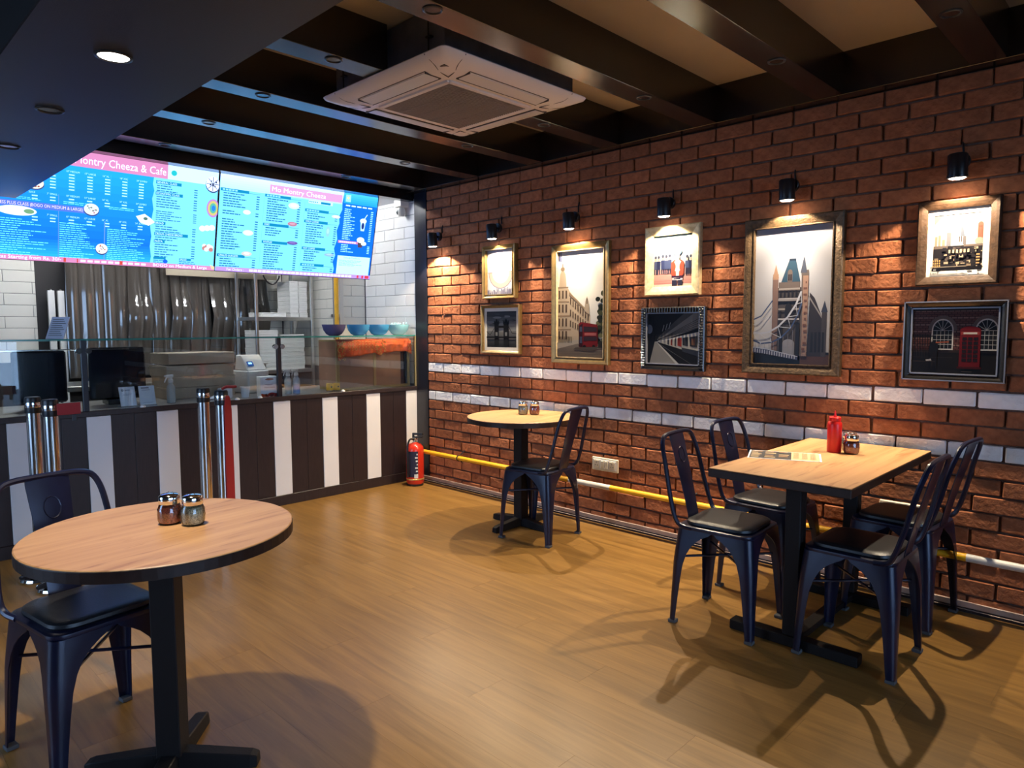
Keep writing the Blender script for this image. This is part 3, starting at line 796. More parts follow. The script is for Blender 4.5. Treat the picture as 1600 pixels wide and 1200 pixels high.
# display cabinet with cloth
t = thing('display_cabinet', 'low display cabinet with brown sliding panels behind the counter glass', 'cabinet', (-.385, .075, .833))
W2 = .355
for a in (-W2, 0, W2):
    B(a-.014, a+.014, 0, .02, .0, .41).build('upright', 'cabinet_frame', t, .002)
B(-W2, W2, 0, .30, 0, .02).build('bottom_rail', 'cabinet_frame', t, .002)
B(-W2, W2, 0, .30, .40, .415).build('top_rail', 'cabinet_frame', t, .002)
B(-W2+.012, -.008, .006, .012, .018, .402).build('panel', 'cabinet_panel', t)
B(.008, W2-.08, .010, .016, .018, .402).build('panel', 'cabinet_panel', t)
B(W2-.075, W2-.012, .011, .016, .018, .402).build('panel', 'black_glossy', t)
B(-W2, W2, .27, .30, .02, .40).build('back_panel', 'cabinet_panel', t)
for a in (-W2, W2):
    B(a-.006, a+.006, .02, .28, .02, .40).build('side_panel', 'cabinet_panel', t)
# orange cloth
t = thing('decorative_cloth', 'orange festive cloth with gold trim draped along the top of the cabinet', 'cloth', (-.385, .062, 1.245))
n = 80; top_, bot = [], []
vs = []; rows = 8
for j in range(rows+1):
    for i in range(n+1):
        s = i/n; x = -.375+.74*s
        drop = .125+.014*math.sin(s*9)+(.045 if s < .10 else 0)*(1-s/.10)-.030*(s > .62)*min(1, (s-.62)*6)+(.028*max(0, 1-abs(s-.55)/.06))+(.035*max(0, (s-.93)/.07))
        f = j/rows
        yy = -.008-.010*math.sin(s*46+f)*f-.010*f-.006*math.sin(s*19)
        vs.append(Vector((x, yy if j else .02, (.008 if j == 0 else .004)-drop*f)))
fs = [(j*(n+1)+i, j*(n+1)+i+1, (j+1)*(n+1)+i+1, (j+1)*(n+1)+i) for j in range(rows) for i in range(n)]
o = MB().add(vs, fs).build('drape', 'cloth_orange', t, smooth=True)
mo = o.modifiers.new('thick', 'SOLIDIFY'); mo.thickness = .002
rr = random.Random(9)
def tassel(name, cx, spread, drop, cnt):
    s = MB()
    for i in range(cnt):
        x = cx+rr.uniform(-spread, spread); z = -rr.uniform(.004, drop); r_ = rr.uniform(.003, .0062); y = -.028-rr.uniform(0, .008)
        s.lathe([(0, z-r_), (r_*.9, z-r_*.4), (r_*.9, z+r_*.4), (0, z+r_)], 6, x, y)
    o = s.build(name, 'gold_trim', t); o['kind'] = 'stuff'
tassel('gold_tassel', -.345, .035, .16, 90); tassel('gold_tassel', .035, .05, .13, 80); tassel('gold_tassel', .345, .02, .12, 30)
s = MB()
for i in range(9):
    for j in range(3):
        cx, cz = -.27+.032*i, -.02-.027*j
        s.tube([(cx+.010*math.cos(R(a)), -.0275, cz+.010*math.sin(R(a))) for a in range(0, 361, 60)], .0018, 4)
s.build('gold_motif', 'gold_trim', t)

# spray bottles
def spray(x, y, label, fill, lvl, headmat='white_plastic'):
    t = thing('spray_bottle', label, 'bottle', (x, y, .833), R(200), 'spray bottles behind the glass')
    MB().lathe([(0, 0), (.026, 0), (.028, .004), (.028, .105), (.024, .120), (.014, .132), (.013, .145), (0, .145)], 20).build('bottle', 'bottle_clear', t, smooth=True)
    MB().lathe([(0, .003), (.026, .004), (.026, lvl), (0, lvl)], 20).build('liquid', fill, t, smooth=True)
    s = MB(); s.lathe([(0, .142), (.016, .142), (.016, .160), (.010, .165), (0, .165)], 14)
    s.build('collar', headmat, t, smooth=True)
    s = MB(); s.box(-.018, .040, -.009, .009, .178, .196); s.box(-.010, .010, -.009, .009, .16, .18); s.box(.038, .050, -.006, .006, .182, .193)
    s.tube(smooth_path([(.028, 0, .18), (.040, 0, .165), (.050, 0, .145)], 4), .005, 6)
    s.build('trigger_head', headmat, t, .003)
spray(-2.027, .12, 'clear spray bottle with white trigger beside the white cards', 'liquid_clear', .045)
spray(-1.160, .12, 'frosted white spray bottle next to the blue one behind the glass', 'liquid_clear', .10)
spray(-1.090, .12, 'spray bottle half full of bright blue cleaner behind the glass', 'liquid_blue', .062)
# two white cards in stands
def card(x, label, seed, w_=.098, h_=.128, lean=6):
    t = thing('payment_card_stand', label, 'card stand', (x, .085, .8335), R(lean))
    sh = B(-w_/2, w_/2, -.0015, .0015, 0, h_).build('card', 'paper_white', t); sh.rotation_euler.x = R(-16); sh.location.z = .006
    p = Print(w_*.96, h_*.96, (236, 238, 246)); rr = random.Random(seed)
    if seed == 1:
        p.ell(.20, .16, .075, .06, (40, 42, 70)); p.rect(.17, .13, .23, .18, (236, 238, 246)); p.rects([(.36, .14, .70, .18)], (120, 126, 150))
        p.rects([(.2, .36, .8, .38), (.2, .42, .7, .44)], (168, 174, 196))
    else:
        p.rects([(.14+.075*i, .06, .19+.075*i, .13) for i in range(7)], (52, 54, 80)); p.rects([(.18, .20, .72, .225)], (130, 134, 160)); p.rects([(.16, .90, .84, .915)], (150, 154, 180))
    o = p.build('printed_face', 'print_matt', sh); o.location = (0, -.0018, h_/2)
    B(-w_/2-.003, w_/2+.003, -.012, .05, 0, .006).build('stand_foot', 'bottle_clear', t)
card(-2.305, 'white payment card with a small round logo standing behind the glass', 1, lean=4)
card(-2.187, 'white payment card with a dark heading standing behind the glass', 2, lean=-2)
# printed carton with handle
t = thing('cake_carton', 'white carry carton with cut-out handle and red fruit print on the counter', 'box', (-1.345, .085, .833), R(-8))
B(-.068, .068, -.045, .045, 0, .150).build('carton', 'carton_white', t, .002)
p = Print(.134, .148, (240, 240, 246)); rr = random.Random(4)
p.ell(.5, .12, .24, .055, (92, 40, 40)); p.ell(.5, .12, .20, .032, (190, 130, 110))
p.rects([(.25, .36, .68, .385), (.38, .41, .62, .43)], (160, 160, 186)); 
for i in range(9): p.line([(.2+.066*i, .54+rr.uniform(-.02, .02)), (.23+.066*i, .50), (.25+.066*i, .56)], .012, (110, 60, 66))
for i in range(26): p.ell(rr.uniform(.03, .97), rr.uniform(.88, .98), .07, .05, random.choice(((150, 24, 22), (110, 16, 20), (196, 70, 30), (84, 14, 16))), 10)
for i in range(7): p.ell(.5+.07*i, .86-.02*math.sin(i), .07, .05, ((160, 30, 24), (120, 20, 20))[i % 2], 10)
o = p.build('printed_face', 'print_matt', t); o.location = (0, -.0458, .075)
# small white cups
def cup(x, y, label, mat='paper_white', s_=1):
    t = thing('paper_cup', label, 'cup', (x, y, .833), 0)
    MB().lathe([(0, 0), (.026*s_, 0), (.034*s_, .075*s_), (.036*s_, .078*s_), (.032*s_, .078*s_), (.024*s_, .004), (0, .004)], 20).build('shell', mat, t, smooth=True)
cup(-1.500, .13, 'plain white paper cup behind the glass left of the carton', 'paper_white')
t = thing('paper_bag', 'white paper bag with a dark red folded top behind the glass', 'bag', (-1.625, .19, .833), R(10))
B(-.045, .045, -.03, .03, 0, .075).build('bag_body', 'paper_white', t, .006)
MB().tube(smooth_path([(-.045, -.03, .07), (-.01, -.035, .085), (.05, -.02, .08), (.09, 0, .078)], 4), .010, 8).build('folded_top', 'belt_red', t, smooth=True)
t = thing('tissue_pile', 'crumpled pile of white tissues on the counter behind the stanchions', 'tissues', (-1.70, .12, .833))
s = MB(); rr = random.Random(8); secs = []
for z, k in ((0, 1), (.012, .9), (.026, .6), (.036, .2)):
    secs.append([Vector((.07*k*math.cos(a)*(1+.25*rr.uniform(-1, 1)), .045*k*math.sin(a)*(1+.25*rr.uniform(-1, 1)), z)) for a in [2*math.pi*i/14 for i in range(14)]])
s.loft(secs).build('heap', 'paper_white', t)
# yellow spice tubs
for x, lb in ((-.818, 'yellow topped spice tub farther from the orange cloth cabinet'), (-.755, 'yellow topped spice tub touching the cabinet with the orange cloth')):
    t = thing('spice_tub', lb, 'jar', (x, .085, .833), 0, 'yellow spice tubs')
    MB().lathe([(0, 0), (.024, 0), (.027, .01), (.027, .055), (0, .055)], 18).build('tub', 'jar_glass', t, smooth=True)
    MB().lathe([(0, .012), (.0275, .012), (.0275, .058), (.025, .066), (0, .066)], 18).build('sleeve', 'jar_yellow', t, smooth=True)
    MB().lathe([(0, -.028), (.007, -.028), (.007, -.0275), (0, -.0275)], 10, M=Matrix.Translation((0, 0, .038)) @ Matrix.Rotation(R(-90), 4, 'X')).build('printed_dot', 'socket_dark', t)
# leaning notice on the top shelf
t = thing('notice_sheet', 'pale lilac notice sheet leaning on the glass shelf edge', 'notice', (-2.70, .10, 1.2835), R(-62))
sh = B(-.07, .07, -.002, .002, 0, .145).build('sheet', 'card_lilac', t); sh.rotation_euler.x = R(-22)
tb = MB()
for i in range(9): tb.box(-.055, .055-.012*(i % 3), -.0032, -.002, .02+.013*i, .024+.013*i)
tb.build('printed_lines', 'steel_dark', sh)

# ================================================================== KITCHEN
t = thing('black_panel', 'large black flat panel standing behind the counter glass', 'slab', (-2.28, .36, .833))  # flat black panel on a foot, covers the dark area behind the glass
B(-.175, .175, 0, .03, .03, .385).build('panel', 'black_glossy', t, .012)
B(-.08, .08, -.04, .10, 0, .03).build('foot', 'black_plastic', t, .004)
t = thing('black_panel', 'black flat panel behind the glass beside the white tiled wall', 'slab', (-2.72, .42, .833))
B(-.15, .15, 0, .03, .03, .37).build('panel', 'black_glossy', t, .012)
B(-.08, .08, -.04, .10, 0, .03).build('foot', 'black_plastic', t, .004)
for i, (z, dx, lb) in enumerate(((.833, 0, 'lowest'), (.915, .004, 'lower middle'), (.995, -.006, 'upper middle'), (1.085, .003, 'topmost'))):
    t = thing('cardboard_box', 'flat brown cardboard box behind the glass, %s of its stack' % lb, 'box', (-1.72+dx, .52, z), R(1.5*i), 'stacked cardboard boxes')
    B(-.25, .25, -.15, .15, 0, .078).build('carton', 'cardboard', t, .003)
    B(-.252, .252, -.152, .152, .066, .080).build('lid', 'cardboard', t, .002)
t = thing('weighing_machine', 'pale grey weighing machine with a small lit display behind the glass', 'machine', (-1.28, .50, .833), R(12))
B(-.10, .10, -.10, .10, 0, .18).build('body', 'white_plastic', t, .01)
s = MB(); s.loft([[Vector((-.09, -.09, .18)), Vector((.09, -.09, .18)), Vector((.09, .08, .18)), Vector((-.09, .08, .18))], [Vector((-.09, .0, .30)), Vector((.09, .0, .30)), Vector((.09, .06, .30)), Vector((-.09, .06, .30))]])
s.build('display_head', 'white_plastic', t, .006)
p = Print(.055, .045, (30, 60, 90)); p.rect(.2, .2, .8, .6, (200, 230, 250)); o = p.build('display', 'screen_print', t); o.location = (-.045, -.058, .232); o.rotation_euler.x = R(-36)
# steel rack with boxes
t = thing('steel_rack', 'steel storage rack holding white pizza boxes against the kitchen wall', 'rack', (-.385, 1.62, 0))
for sx in (-1, 1):
    for sy in (0, .42):
        B(sx*.295-.014, sx*.295+.014, sy-.014, sy+.014, 0, 2.0).build('upright', 'steel', t, .002)
for z in (.55, .93, 1.455, 1.95):
    B(-.30, .30, -.012, .43, z-.035, z).build('shelf', 'steel', t, .003)
rr = random.Random(2)
def pbox(x, y, z, w_, d_, h_, label, grp, rz=0):
    t = thing('pizza_box', label, 'box', (x, y, z), rz, grp)
    B(-w_/2, w_/2, -d_/2, d_/2, 0, h_*.62).build('tray', 'carton_white', t, .0015)
    B(-w_/2-.001, w_/2+.001, -d_/2-.001, d_/2+.001, h_*.66, h_*.98).build('lid', 'carton_white', t, .0015)
for k in range(8):
    for c in range(2):
        pbox(-.262+.100*c+rr.uniform(-.003, .003), 1.785, 1.4555+.0455*k, .092, .26, .045, 'small white food box on the upper rack shelf, '+ORD[k]+' up, '+('brick wall' if c else 'curtain')+' side stack', 'boxes on the upper rack shelf')
for k in range(9):
    pbox(-.545+rr.uniform(-.008, .008), 1.81, .9305+.044*k, .20, .30, .043, 'white pizza box on the lower rack shelf, '+ORD[k]+' up, in the narrower stack', 'boxes on the lower rack shelf', rr.uniform(-.02, .02))
for k in range(8):
    pbox(-.29+rr.uniform(-.008, .008), 1.81, .9305+.044*k, .26, .30, .043, 'white pizza box on the lower rack shelf, '+ORD[k]+' up, in the wider stack', 'boxes on the lower rack shelf', rr.uniform(-.02, .02))
pbox(-.48, 1.80, 1.4555, .26, .28, .045, 'single flat white pizza box lying on the upper rack shelf', 'boxes on the upper rack shelf')
# yellow gas riser
t = thing('gas_riser_pipe', 'yellow vertical gas pipe against the tiled kitchen column', 'pipe', (-.335, .74, 0))
MB().tube([(0, 0, .84), (0, 0, 2.60)], .020, 14).build('riser', 'pipe_yellow', t, smooth=True)
B(-.03, .03, .0, .045, 1.44, 1.47).build('bracket', 'steel_dark', t)
t = thing('white_conduit', 'white vertical conduit beside the yellow gas pipe', 'pipe', (-.27, .755, 0))
B(-.022, .022, 0, .028, .84, 2.6).build('channel', 'pipe_white', t, .003)
# plastic strip curtain and surroundings
t = thing('strip_curtain', 'shiny clear plastic strip curtain hanging across the kitchen doorway', 'curtain', (0, 2.28, 0))
rr = random.Random(12); x = -2.12; i = 0
while x < -.34:
    wd = rr.uniform(.10, .135); bulge = rr.uniform(.01, .03); big = x > -1.75
    secs = []
    for k in range(13):
        z = 2.25-1.35*k/12
        tw = .03*math.sin(k*.55+i*1.3)*(1 if big else .3)
        yb = (-.08*math.exp(-((z-1.45)/.16)**2)*(1 if 1 <= i % 4 <= 2 else .2) if big else 0)-.02*(i % 2)
        fr = [Vector((x+wd*(.5+.5*q)+tw*.4, yb-bulge*(1-q*q)+tw*q*.25, z)) for q in (-1, -.6, -.2, .2, .6, 1)]
        bk = [p+Vector((0, .003, 0)) for p in fr[::-1]]
        secs.append(fr+bk)
    MB().loft(secs).build('strip', 'pvc', t, smooth=True)
    x += wd*.86; i += 1
B(-2.14, -.32, -.01, .03, 2.25, 2.30).build('rail', 'steel', t)
t = thing('lintel_board', 'cream board fixed above the plastic strip curtain', 'board', (-.75, 2.14, 1.853))
B(-.56, .56, 0, .02, 0, .10).build('board', 'beige_board', t, .003)
for x, lb in ((-2.225, 'farther from'), (-2.15, 'nearer')):
    t = thing('door_post', 'white upright bar %s the plastic strip curtain' % lb, 'post', (x, 2.30, 0))
    B(-.026, .026, 0, .03, 0, 1.68).build('bar', 'white_plastic', t, .003)
    MB().lathe([(0, 1.68), (.01, 1.68), (.008, 1.69), (0, 1.692)], 8, 0, .015).build('cap', 'steel_dark', t)
t = thing('hanging_cable', 'black cable looping down below the menu screen', 'cable', (-1.19, .285, 1.765))
MB().tube(smooth_path([(-.065, 0, -.010), (-.05, 0, -.04), (-.015, 0, -.072), (.03, 0, -.07), (.06, 0, -.035), (.068, 0, -.010)], 5), .006, 6).build('loop', 'black_plastic', t, smooth=True)
t = thing('prep_table', 'steel preparation table behind the counter', 'table', (-1.55, 1.25, 0))
B(-1.0, .85, 0, .6, .86, .90).build('top', 'steel', t, .004)
for sx in (-.95, .8):
    for sy in (.05, .55): B(sx-.02, sx+.02, sy-.02, sy+.02, 0, .86).build('leg', 'steel', t)
t = thing('steel_trough', 'low steel trough on the preparation table behind the glass', 'tray', (-1.0, 1.45, .90))
B(-.25, .25, -.15, .15, 0, .12).build('pan', 'steel_dark', t, .01)
B(-.26, .26, -.16, .16, .11, .122).build('rim', 'steel', t, .002)
t = thing('cord_loop', 'dark looped cord hanging on the kitchen column behind the glass', 'cord', (-.36, .70, 1.02))
MB().tube(smooth_path([(0, 0, .30), (-.02, 0, .2), (-.055, 0, .1), (-.03, 0, .06), (0, 0, .10), (.012, 0, .2), (.005, 0, .30)], 5), .004, 6).build('loop', 'black_plastic', t, smooth=True)
# unseen kitchen tube lamps; the one over the bowls is added fill light
for x, y, lb in ((-2.2, 1.45, 'beside the white tiled back wall'), (-.75, .62, 'added above the coloured bowls')):
    t = thing('tube_lamp', 'long white tube lamp on the kitchen ceiling, '+lb, 'ceiling lamp', (x, y, 2.66))
    B(-.5, .5, -.03, .03, 0, .04).build('housing', 'white_plastic', t)
    MB().tube([(-.48, 0, -.016), (.48, 0, -.016)], .014, 12).build('tube', 'tube_lit', t, smooth=True)
# security camera
t = thing('security_camera', 'white security camera with black lens on the tiled wall', 'camera', (-.045, .13, 2.36))
B(-.04, .05, -.05, .05, .035, .095).build('mount_box', 'white_plastic', t, .004)
MB().lathe([(0, -.045), (.022, -.042), (.034, -.02), (.036, .0), (.034, .02), (.020, .036), (0, .038)], 24).build('dome', 'white_plastic', t, smooth=True)
MB().lathe([(0, .027), (.020, .030), (.024, .036), (.018, .042), (0, .044)], 20, M=Matrix.Rotation(R(-35), 4, 'Z') @ Matrix.Rotation(R(-100), 4, 'Y')).build('lens', 'black_glossy', t, smooth=True)

# ================================================================== STANCHIONS
def stanchion(x, y, label, belt):
    t = thing('queue_stanchion', label, 'stanchion', (x, y, 0), 0, 'chrome queue stanchions')
    MB().lathe([(0, 0), (.105, 0), (.110, .006), (.106, .018), (.08, .032), (.05, .042), (.036, .05), (0, .05)], 40).build('base', 'chrome', t, smooth=True)
    MB().lathe([(0, .045), (.0335, .045), (.0335, .90), (0, .90)], 28).build('pole', 'chrome', t, smooth=True)
    hd = MB().lathe([(0, .90), (.037, .90), (.038, .905), (.038, .975), (.034, .985), (0, .987)], 28).build('head', 'black_plastic', t, smooth=True)
    MB().lathe([(.0386, .93), (.039, .932), (.039, .955), (.0386, .957)], 28).build('trim_ring', 'chrome', hd, smooth=True)
    if belt == 'out':
        b_ = B(.02, .125, -.046, -.042, .905, .965).build('belt_end', 'belt_red', t, .001)
        B(.085, .105, -.05, -.040, .87, .905).build('clip', 'black_plastic', b_, .002)
    elif belt:
        s = MB(); secs = []
        for z, hw in ((.955, .010), (.93, .020), (.87, .026), (.55, .030), (.25, .030)):
            secs.append([Vector((.008-hw, -.043, z)), Vector((.008+hw, -.043, z)), Vector((.008+hw, -.039, z)), Vector((.008-hw, -.039, z))])
        b_ = s.loft(secs).build('belt', 'belt_red', t)
        b_.rotation_euler.z = R(20)
        B(-.025, .045, -.052, -.036, .225, .255).build('clip', 'black_plastic', b_, .002)
    return t
stanchion(-2.945, -.49, 'bare chrome queue stanchion beside the one with a red belt tab', None)
stanchion(-2.915, -.72, 'chrome queue stanchion with a short red belt tab at its head', 'out')
stanchion(-2.10, -.61, 'plain chrome queue stanchion standing next to the one with the hanging red belt', None)
stanchion(-2.09, -.845, 'chrome queue stanchion with a long red belt hanging down its pole', 'down')

# ================================================================== MENU SCREENS
yt, zt, yb_, zb = .095, 2.446, .26, 1.763
SH = math.hypot(yt-yb_, zt-zb); SW = 1.345; tilt = math.atan2(yb_-yt, zt-zb)
def screen(xc, label):
    t = thing('menu_screen', label, 'screen', (xc, (yt+yb_)/2, (zt+zb)/2), 0, 'menu screens over the counter'); t.rotation_euler.x = tilt
    B(-SW/2, SW/2, .004, .05, -SH/2, SH/2).build('housing', 'black_plastic', t, .003)
    f = MB(); e = .006
    f.box(-SW/2, SW/2, -.003, .006, SH/2-e, SH/2).box(-SW/2, SW/2, -.003, .006, -SH/2, -SH/2+e).box(-SW/2, -SW/2+e, -.003, .006, -SH/2, SH/2).box(SW/2-e, SW/2, -.003, .006, -SH/2, SH/2)
    f.build('bezel', 'black_plastic', t)
    B(-.04, .04, .05, .09, -.1, SH/2+.02).build('bracket', 'black_plastic', t)
    return t
BLUE, BLUE2, AQUA, SALMON, TEAL, CYT = (22, 104, 196), (36, 140, 214), (132, 208, 228), (222, 128, 140), (24, 128, 140), (120, 226, 236)
def lines(p, x0, x1, y0, y1, n, c, rr, h=.35, prices=None):
    st = (y1-y0)/n; L = []
    for i in range(n):
        e = x0+(x1-x0)*rr.uniform(.45, .98); q = x0
        while q < e:
            q2 = min(q+rr.uniform(.008, .028), e); L.append((q, y0+st*i, q2, y0+st*(i+h))); q = q2+.003
    p.rects(L, c)
    if prices: p.rects([(prices, y0+st*i, prices+.017, y0+st*(i+h)) for i in range(n)], c)
def food(p, cx, cy, rx, ry, c, rr, spots_, n=14):
    p.ell(cx, cy+.008, rx*1.06, ry*1.06, (60, 70, 90)); p.ell(cx, cy, rx, ry, c)
    for i in range(n):
        a, q = rr.uniform(0, 6.28), rr.uniform(0, .82); p.ell(cx+rx*q*math.cos(a), cy+ry*q*math.sin(a), rx*.13, ry*.13, rr.choice(spots_), 8)
rr = random.Random(21)
t = screen(-2.3175, 'large menu screen with a wide blue pizza price panel above the counter')
p = Print(SW-.012, SH-.012, BLUE2)
p.grad(0, .12, .70, .985, (40, 160, 232), (22, 96, 200), 12); p.grad(0, .78, .70, .985, (24, 104, 206), (52, 176, 232), 8)
p.poly([(.682, .10), (.676, .2), (.684, .26), (.675, .34), (.683, .44), (.677, .52), (.670, .60), (.678, .70), (.672, .80), (.680, .9), (.674, .985), (1, .985), (1, .10)], AQUA)
p.rect(0, .0, 1, .135, (214, 236, 244)); p.rect(0, 0, .745, .135, SALMON)
p.text('Mo Montry Cheeza & Cafe', .262, .105, .072, (255, 250, 246), fit=.475)
p.ell(.775, .07, .014, .026, (40, 176, 150))
for k, y in enumerate((.185, .40, .585)):
    xs = (.155, .225, .30, .375, .45, .525, .60)
    heads = ('SLICE', '7" SMALL', '10" MEDIUM', '13" LARGE', '16" XL', '18" XXL', '24" JUMBO')
    for hx, hd in zip(xs, heads): p.text(hd, hx, y+.012, .016, (190, 240, 248), .9)
    n = (6, 2, 2)[k]
    p.rects([(x+.012, y+.028+.026*i, x+.034, y+.038+.026*i) for x in xs for i in range(n)], (190, 240, 248))
for x in (.26, .335, .41, .485, .56): p.rect(x, .17, x+.0012, .36, (80, 170, 230))
p.rects([(.27, .40, .272, .98), (.462, .60, .466, .985)], (110, 140, 220))
p.rect(.0, .49, .395, .545, (90, 110, 200)); p.text('BUSINESS PLUS CLASS (BOGO ON MEDIUM & LARGE)', .005, .528, .028, (255, 214, 226), fit=.365)
lines(p, .0, .24, .645, .97, 17, CYT, rr); lines(p, .275, .455, .645, .97, 17, CYT, rr); lines(p, .475, .665, .665, .97, 17, CYT, rr)
lines(p, .02, .26, .455, .48, 2, CYT, rr); lines(p, .29, .46, .455, .485, 2, CYT, rr); lines(p, .48, .65, .46, .49, 2, CYT, rr)
food(p, .178, .325, .035, .05, (230, 210, 160), rr, ((90, 100, 60), (160, 60, 40), (250, 240, 210)))
food(p, .405, .50, .032, .052, (224, 208, 186), rr, ((120, 130, 90), (190, 90, 60), (250, 244, 226)))
food(p, .452, .855, .026, .048, (236, 214, 176), rr, ((90, 110, 60), (200, 100, 60), (255, 250, 236)))
p.ell(.11, .575, .075, .042, (238, 232, 206)); p.ell(.155, .575, .02, .02, (120, 150, 90))
p.poly([(.60, .52), (.64, .49), (.665, .52), (.69, .56), (.66, .60), (.62, .575)], (240, 236, 214)); p.ell(.645, .535, .01, .015, (90, 110, 80))
for hd, y, n, xr in (('GENERAL CLASS', .185, 4, .83), ('ECONOMIC CLASS', .29, 5, .84), ('BREAD', .575, 4, .75), ('CREAM CHEESE BREAD', .68, 2, .845), ('PASTA', .752, 6, .745)):
    p.rect(.688, y-.026, .692+.0088*len(hd)+.004, y+.004, TEAL); p.text(hd, .691, y-.002, .020, (230, 255, 255), .92)
    lines(p, .692, .82, y+.016, y+.016+.0235*n, n, (40, 110, 130), rr, .4, .875)
lines(p, .692, .82, .445, .545, 5, (40, 110, 130), rr, .4, .875)
for hd, x in (('', .688), ('SALAD', .815)):
    p.rect(x, .895, x+.06, .918, TEAL); hd and p.text(hd, x+.003, .914, .016, (230, 255, 255)); lines(p, x, x+.10, .925, .98, 3, (40, 110, 130), rr, .4)
food(p, .968, .12, .036, .075, (236, 232, 220), rr, ((60, 60, 70), (250, 250, 245)), 10)
for a in range(0, 180, 45): p.line([(.968-.034*math.cos(R(a)), .12-.07*math.sin(R(a))), (.968+.034*math.cos(R(a)), .12+.07*math.sin(R(a)))], .003, (70, 70, 80))
p.ell(.975, .36, .034, .092, (196, 120, 160)); p.ell(.975, .36, .027, .075, (214, 180, 90)); p.ell(.975, .36, .018, .052, (90, 170, 120)); p.ell(.977, .36, .010, .03, (50, 120, 200))
for i in range(3): p.ell(.925+.025*i, .575-.008*i, .017, .03, (232, 222, 200)); 
for i in range(8): p.ell(.93+.012*(i % 4)+.01, .75+.025*(i//4)+.01*(i % 2), .012, .022, ((235, 225, 200), (200, 120, 90), (250, 246, 236))[i % 3], 10)
p.rect(0, .955, 1, 1, SALMON)
p.text('Pizzas Starting from Rs. 30/-', .01, .989, .032, (255, 250, 250), fit=.27)
p.rects([(.36+.03*i, .968, .36+.03*i+.022, .988) for i in range(10)], (244, 214, 214))
p.rects([(.29, .96, .30, .996), (.345, .96, .35, .996), (.53, .96, .545, .996)], (214, 70, 50))
p.text('BOGO on Medium & Large', .685, .99, .030, (255, 250, 250), fit=.275)
p.poly([(.975, .94), (1, .96), (1, .99), (.985, .985)], (244, 190, 120)); p.ell(.745, .935, .012, .02, (30, 90, 190))
p.build('display', 'screen_print', t)
t = screen(-.9725, 'menu screen with pale aqua columns and a blue drinks strip above the counter')
p = Print(SW-.012, SH-.012, AQUA)
p.grad(0, 0, 1, .14, (226, 246, 250), (190, 236, 244), 6)
p.rect(.28, .035, .745, .125, (226, 150, 158)); p.text('Mo Montry Cheeza', .29, .105, .055, (255, 250, 250), 1.1)
p.poly([(.755, 0), (.748, .12), (.752, .2), (.735, .28), (.742, .36), (.728, .45), (.738, .55), (.722, .66), (.735, .74), (.722, .82), (.735, .90), (.728, .985), (1, .985), (1, 0)], BLUE)
p.grad(.756, 0, 1, .12, (80, 190, 232), (40, 150, 226), 5)
p.rects([(.25, .17, .2515, .97), (.50, .17, .5015, .97)], (110, 190, 205))
for x0, items in ((.012, (('-', .165, 6, .0), ('', .345, 2, 0), ('', .43, 13, 0), ('GRILLED BURGERS', .845, 5, 0))), (.26, (('-', .165, 10, 0), ('FRIES', .475, 4, 0), ('WAFFLES', .665, 12, 0))), (.51, (('-', .265, 3, 0), ('COLD COFFEE', .39, 9, 0), ('HOT COFFEE', .695, 5, 0), ('-', .885, 3, 0)))):
    for hd, y, n, _ in items:
        if hd:
            p.rect(x0-.006, y-.026, x0+.15, y+.004, TEAL)
            if hd == '-': p.rects([(x0+.004+.017*j, y-.019, x0+.017+.017*j, y-.003) for j in range(5)], (150, 214, 222))
            else: p.text(hd, x0+.002, y-.002, .020, (230, 255, 255), .92)
            p.rect(x0+.15, y-.004, x0+.215, y-.001, TEAL)
        lines(p, x0+.01, x0+.14, y+.018, y+.018+.0255*n, n, (34, 104, 122), rr, .42, x0+.195)
food(p, .63, .02+.20, .0001, .0001, AQUA, rr, (AQUA,), 0)
for cx, cy, rx, ry, c in ((.155, .36, .022, .025, (230, 226, 210)), (.17, .575, .03, .03, (226, 222, 214)), (.17, .80, .03, .025, (214, 190, 150)), (.43, .23, .035, .035, (216, 224, 214)), (.43, .43, .03, .025, (190, 120, 110)), (.44, .64, .034, .02, (110, 80, 120)), (.69, .74, .035, .018, (150, 170, 170)), (.71, .29, .03, .02, (214, 220, 220)), (.665, .47, .014, .06, (150, 190, 236))):
    p.ell(cx, cy, rx, ry, c); p.ell(cx, cy-.004, rx*.6, ry*.5, tuple(min(255, v+25) for v in c))
p.rect(.52, .135, .68, .175, (206, 240, 244)); p.rects([(.525+.012*j, .15, .532+.012*j, .163) for j in range(5)], (40, 130, 130)); p.rect(.60, .145, .665, .17, TEAL)
p.rect(.765, .02, .80, .10, (170, 226, 240)); p.ell(.782, .055, .008, .014, (240, 210, 120))
p.rects([(.77+.04*i, .135, .80+.04*i, .15) for i in range(5)], (230, 250, 255))
lines(p, .765, .85, .18, .55, 17, (170, 232, 246), rr, .45, .955); lines(p, .765, .86, .60, .70, 5, (170, 232, 246), rr, .45, .955)
p.rect(.74, .555, .90, .585, SALMON); p.rects([(.75+.015*j, .563, .762+.015*j, .578) for j in range(8)], (255, 236, 240))
p.poly([(.885, .30), (.925, .30), (.918, .42), (.892, .42)], (200, 220, 236)); p.ell(.905, .30, .024, .03, (236, 246, 250)); p.ell(.905, .36, .010, .04, (40, 50, 90)); p.line([(.91, .28), (.93, .22)], .005, (220, 240, 250))
p.poly([(.88, .54), (.92, .54), (.915, .62), (.885, .62)], (90, 60, 60)); p.ell(.90, .53, .028, .035, (240, 240, 226)); p.ell(.925, .57, .02, .025, (226, 220, 170))
p.rect(.748, .735, .985, .955, (206, 240, 246)); p.text('Terms & Conditions', .79, .765, .020, (60, 120, 150)); lines(p, .76, .97, .785, .86, 6, (120, 190, 206), rr, .4)
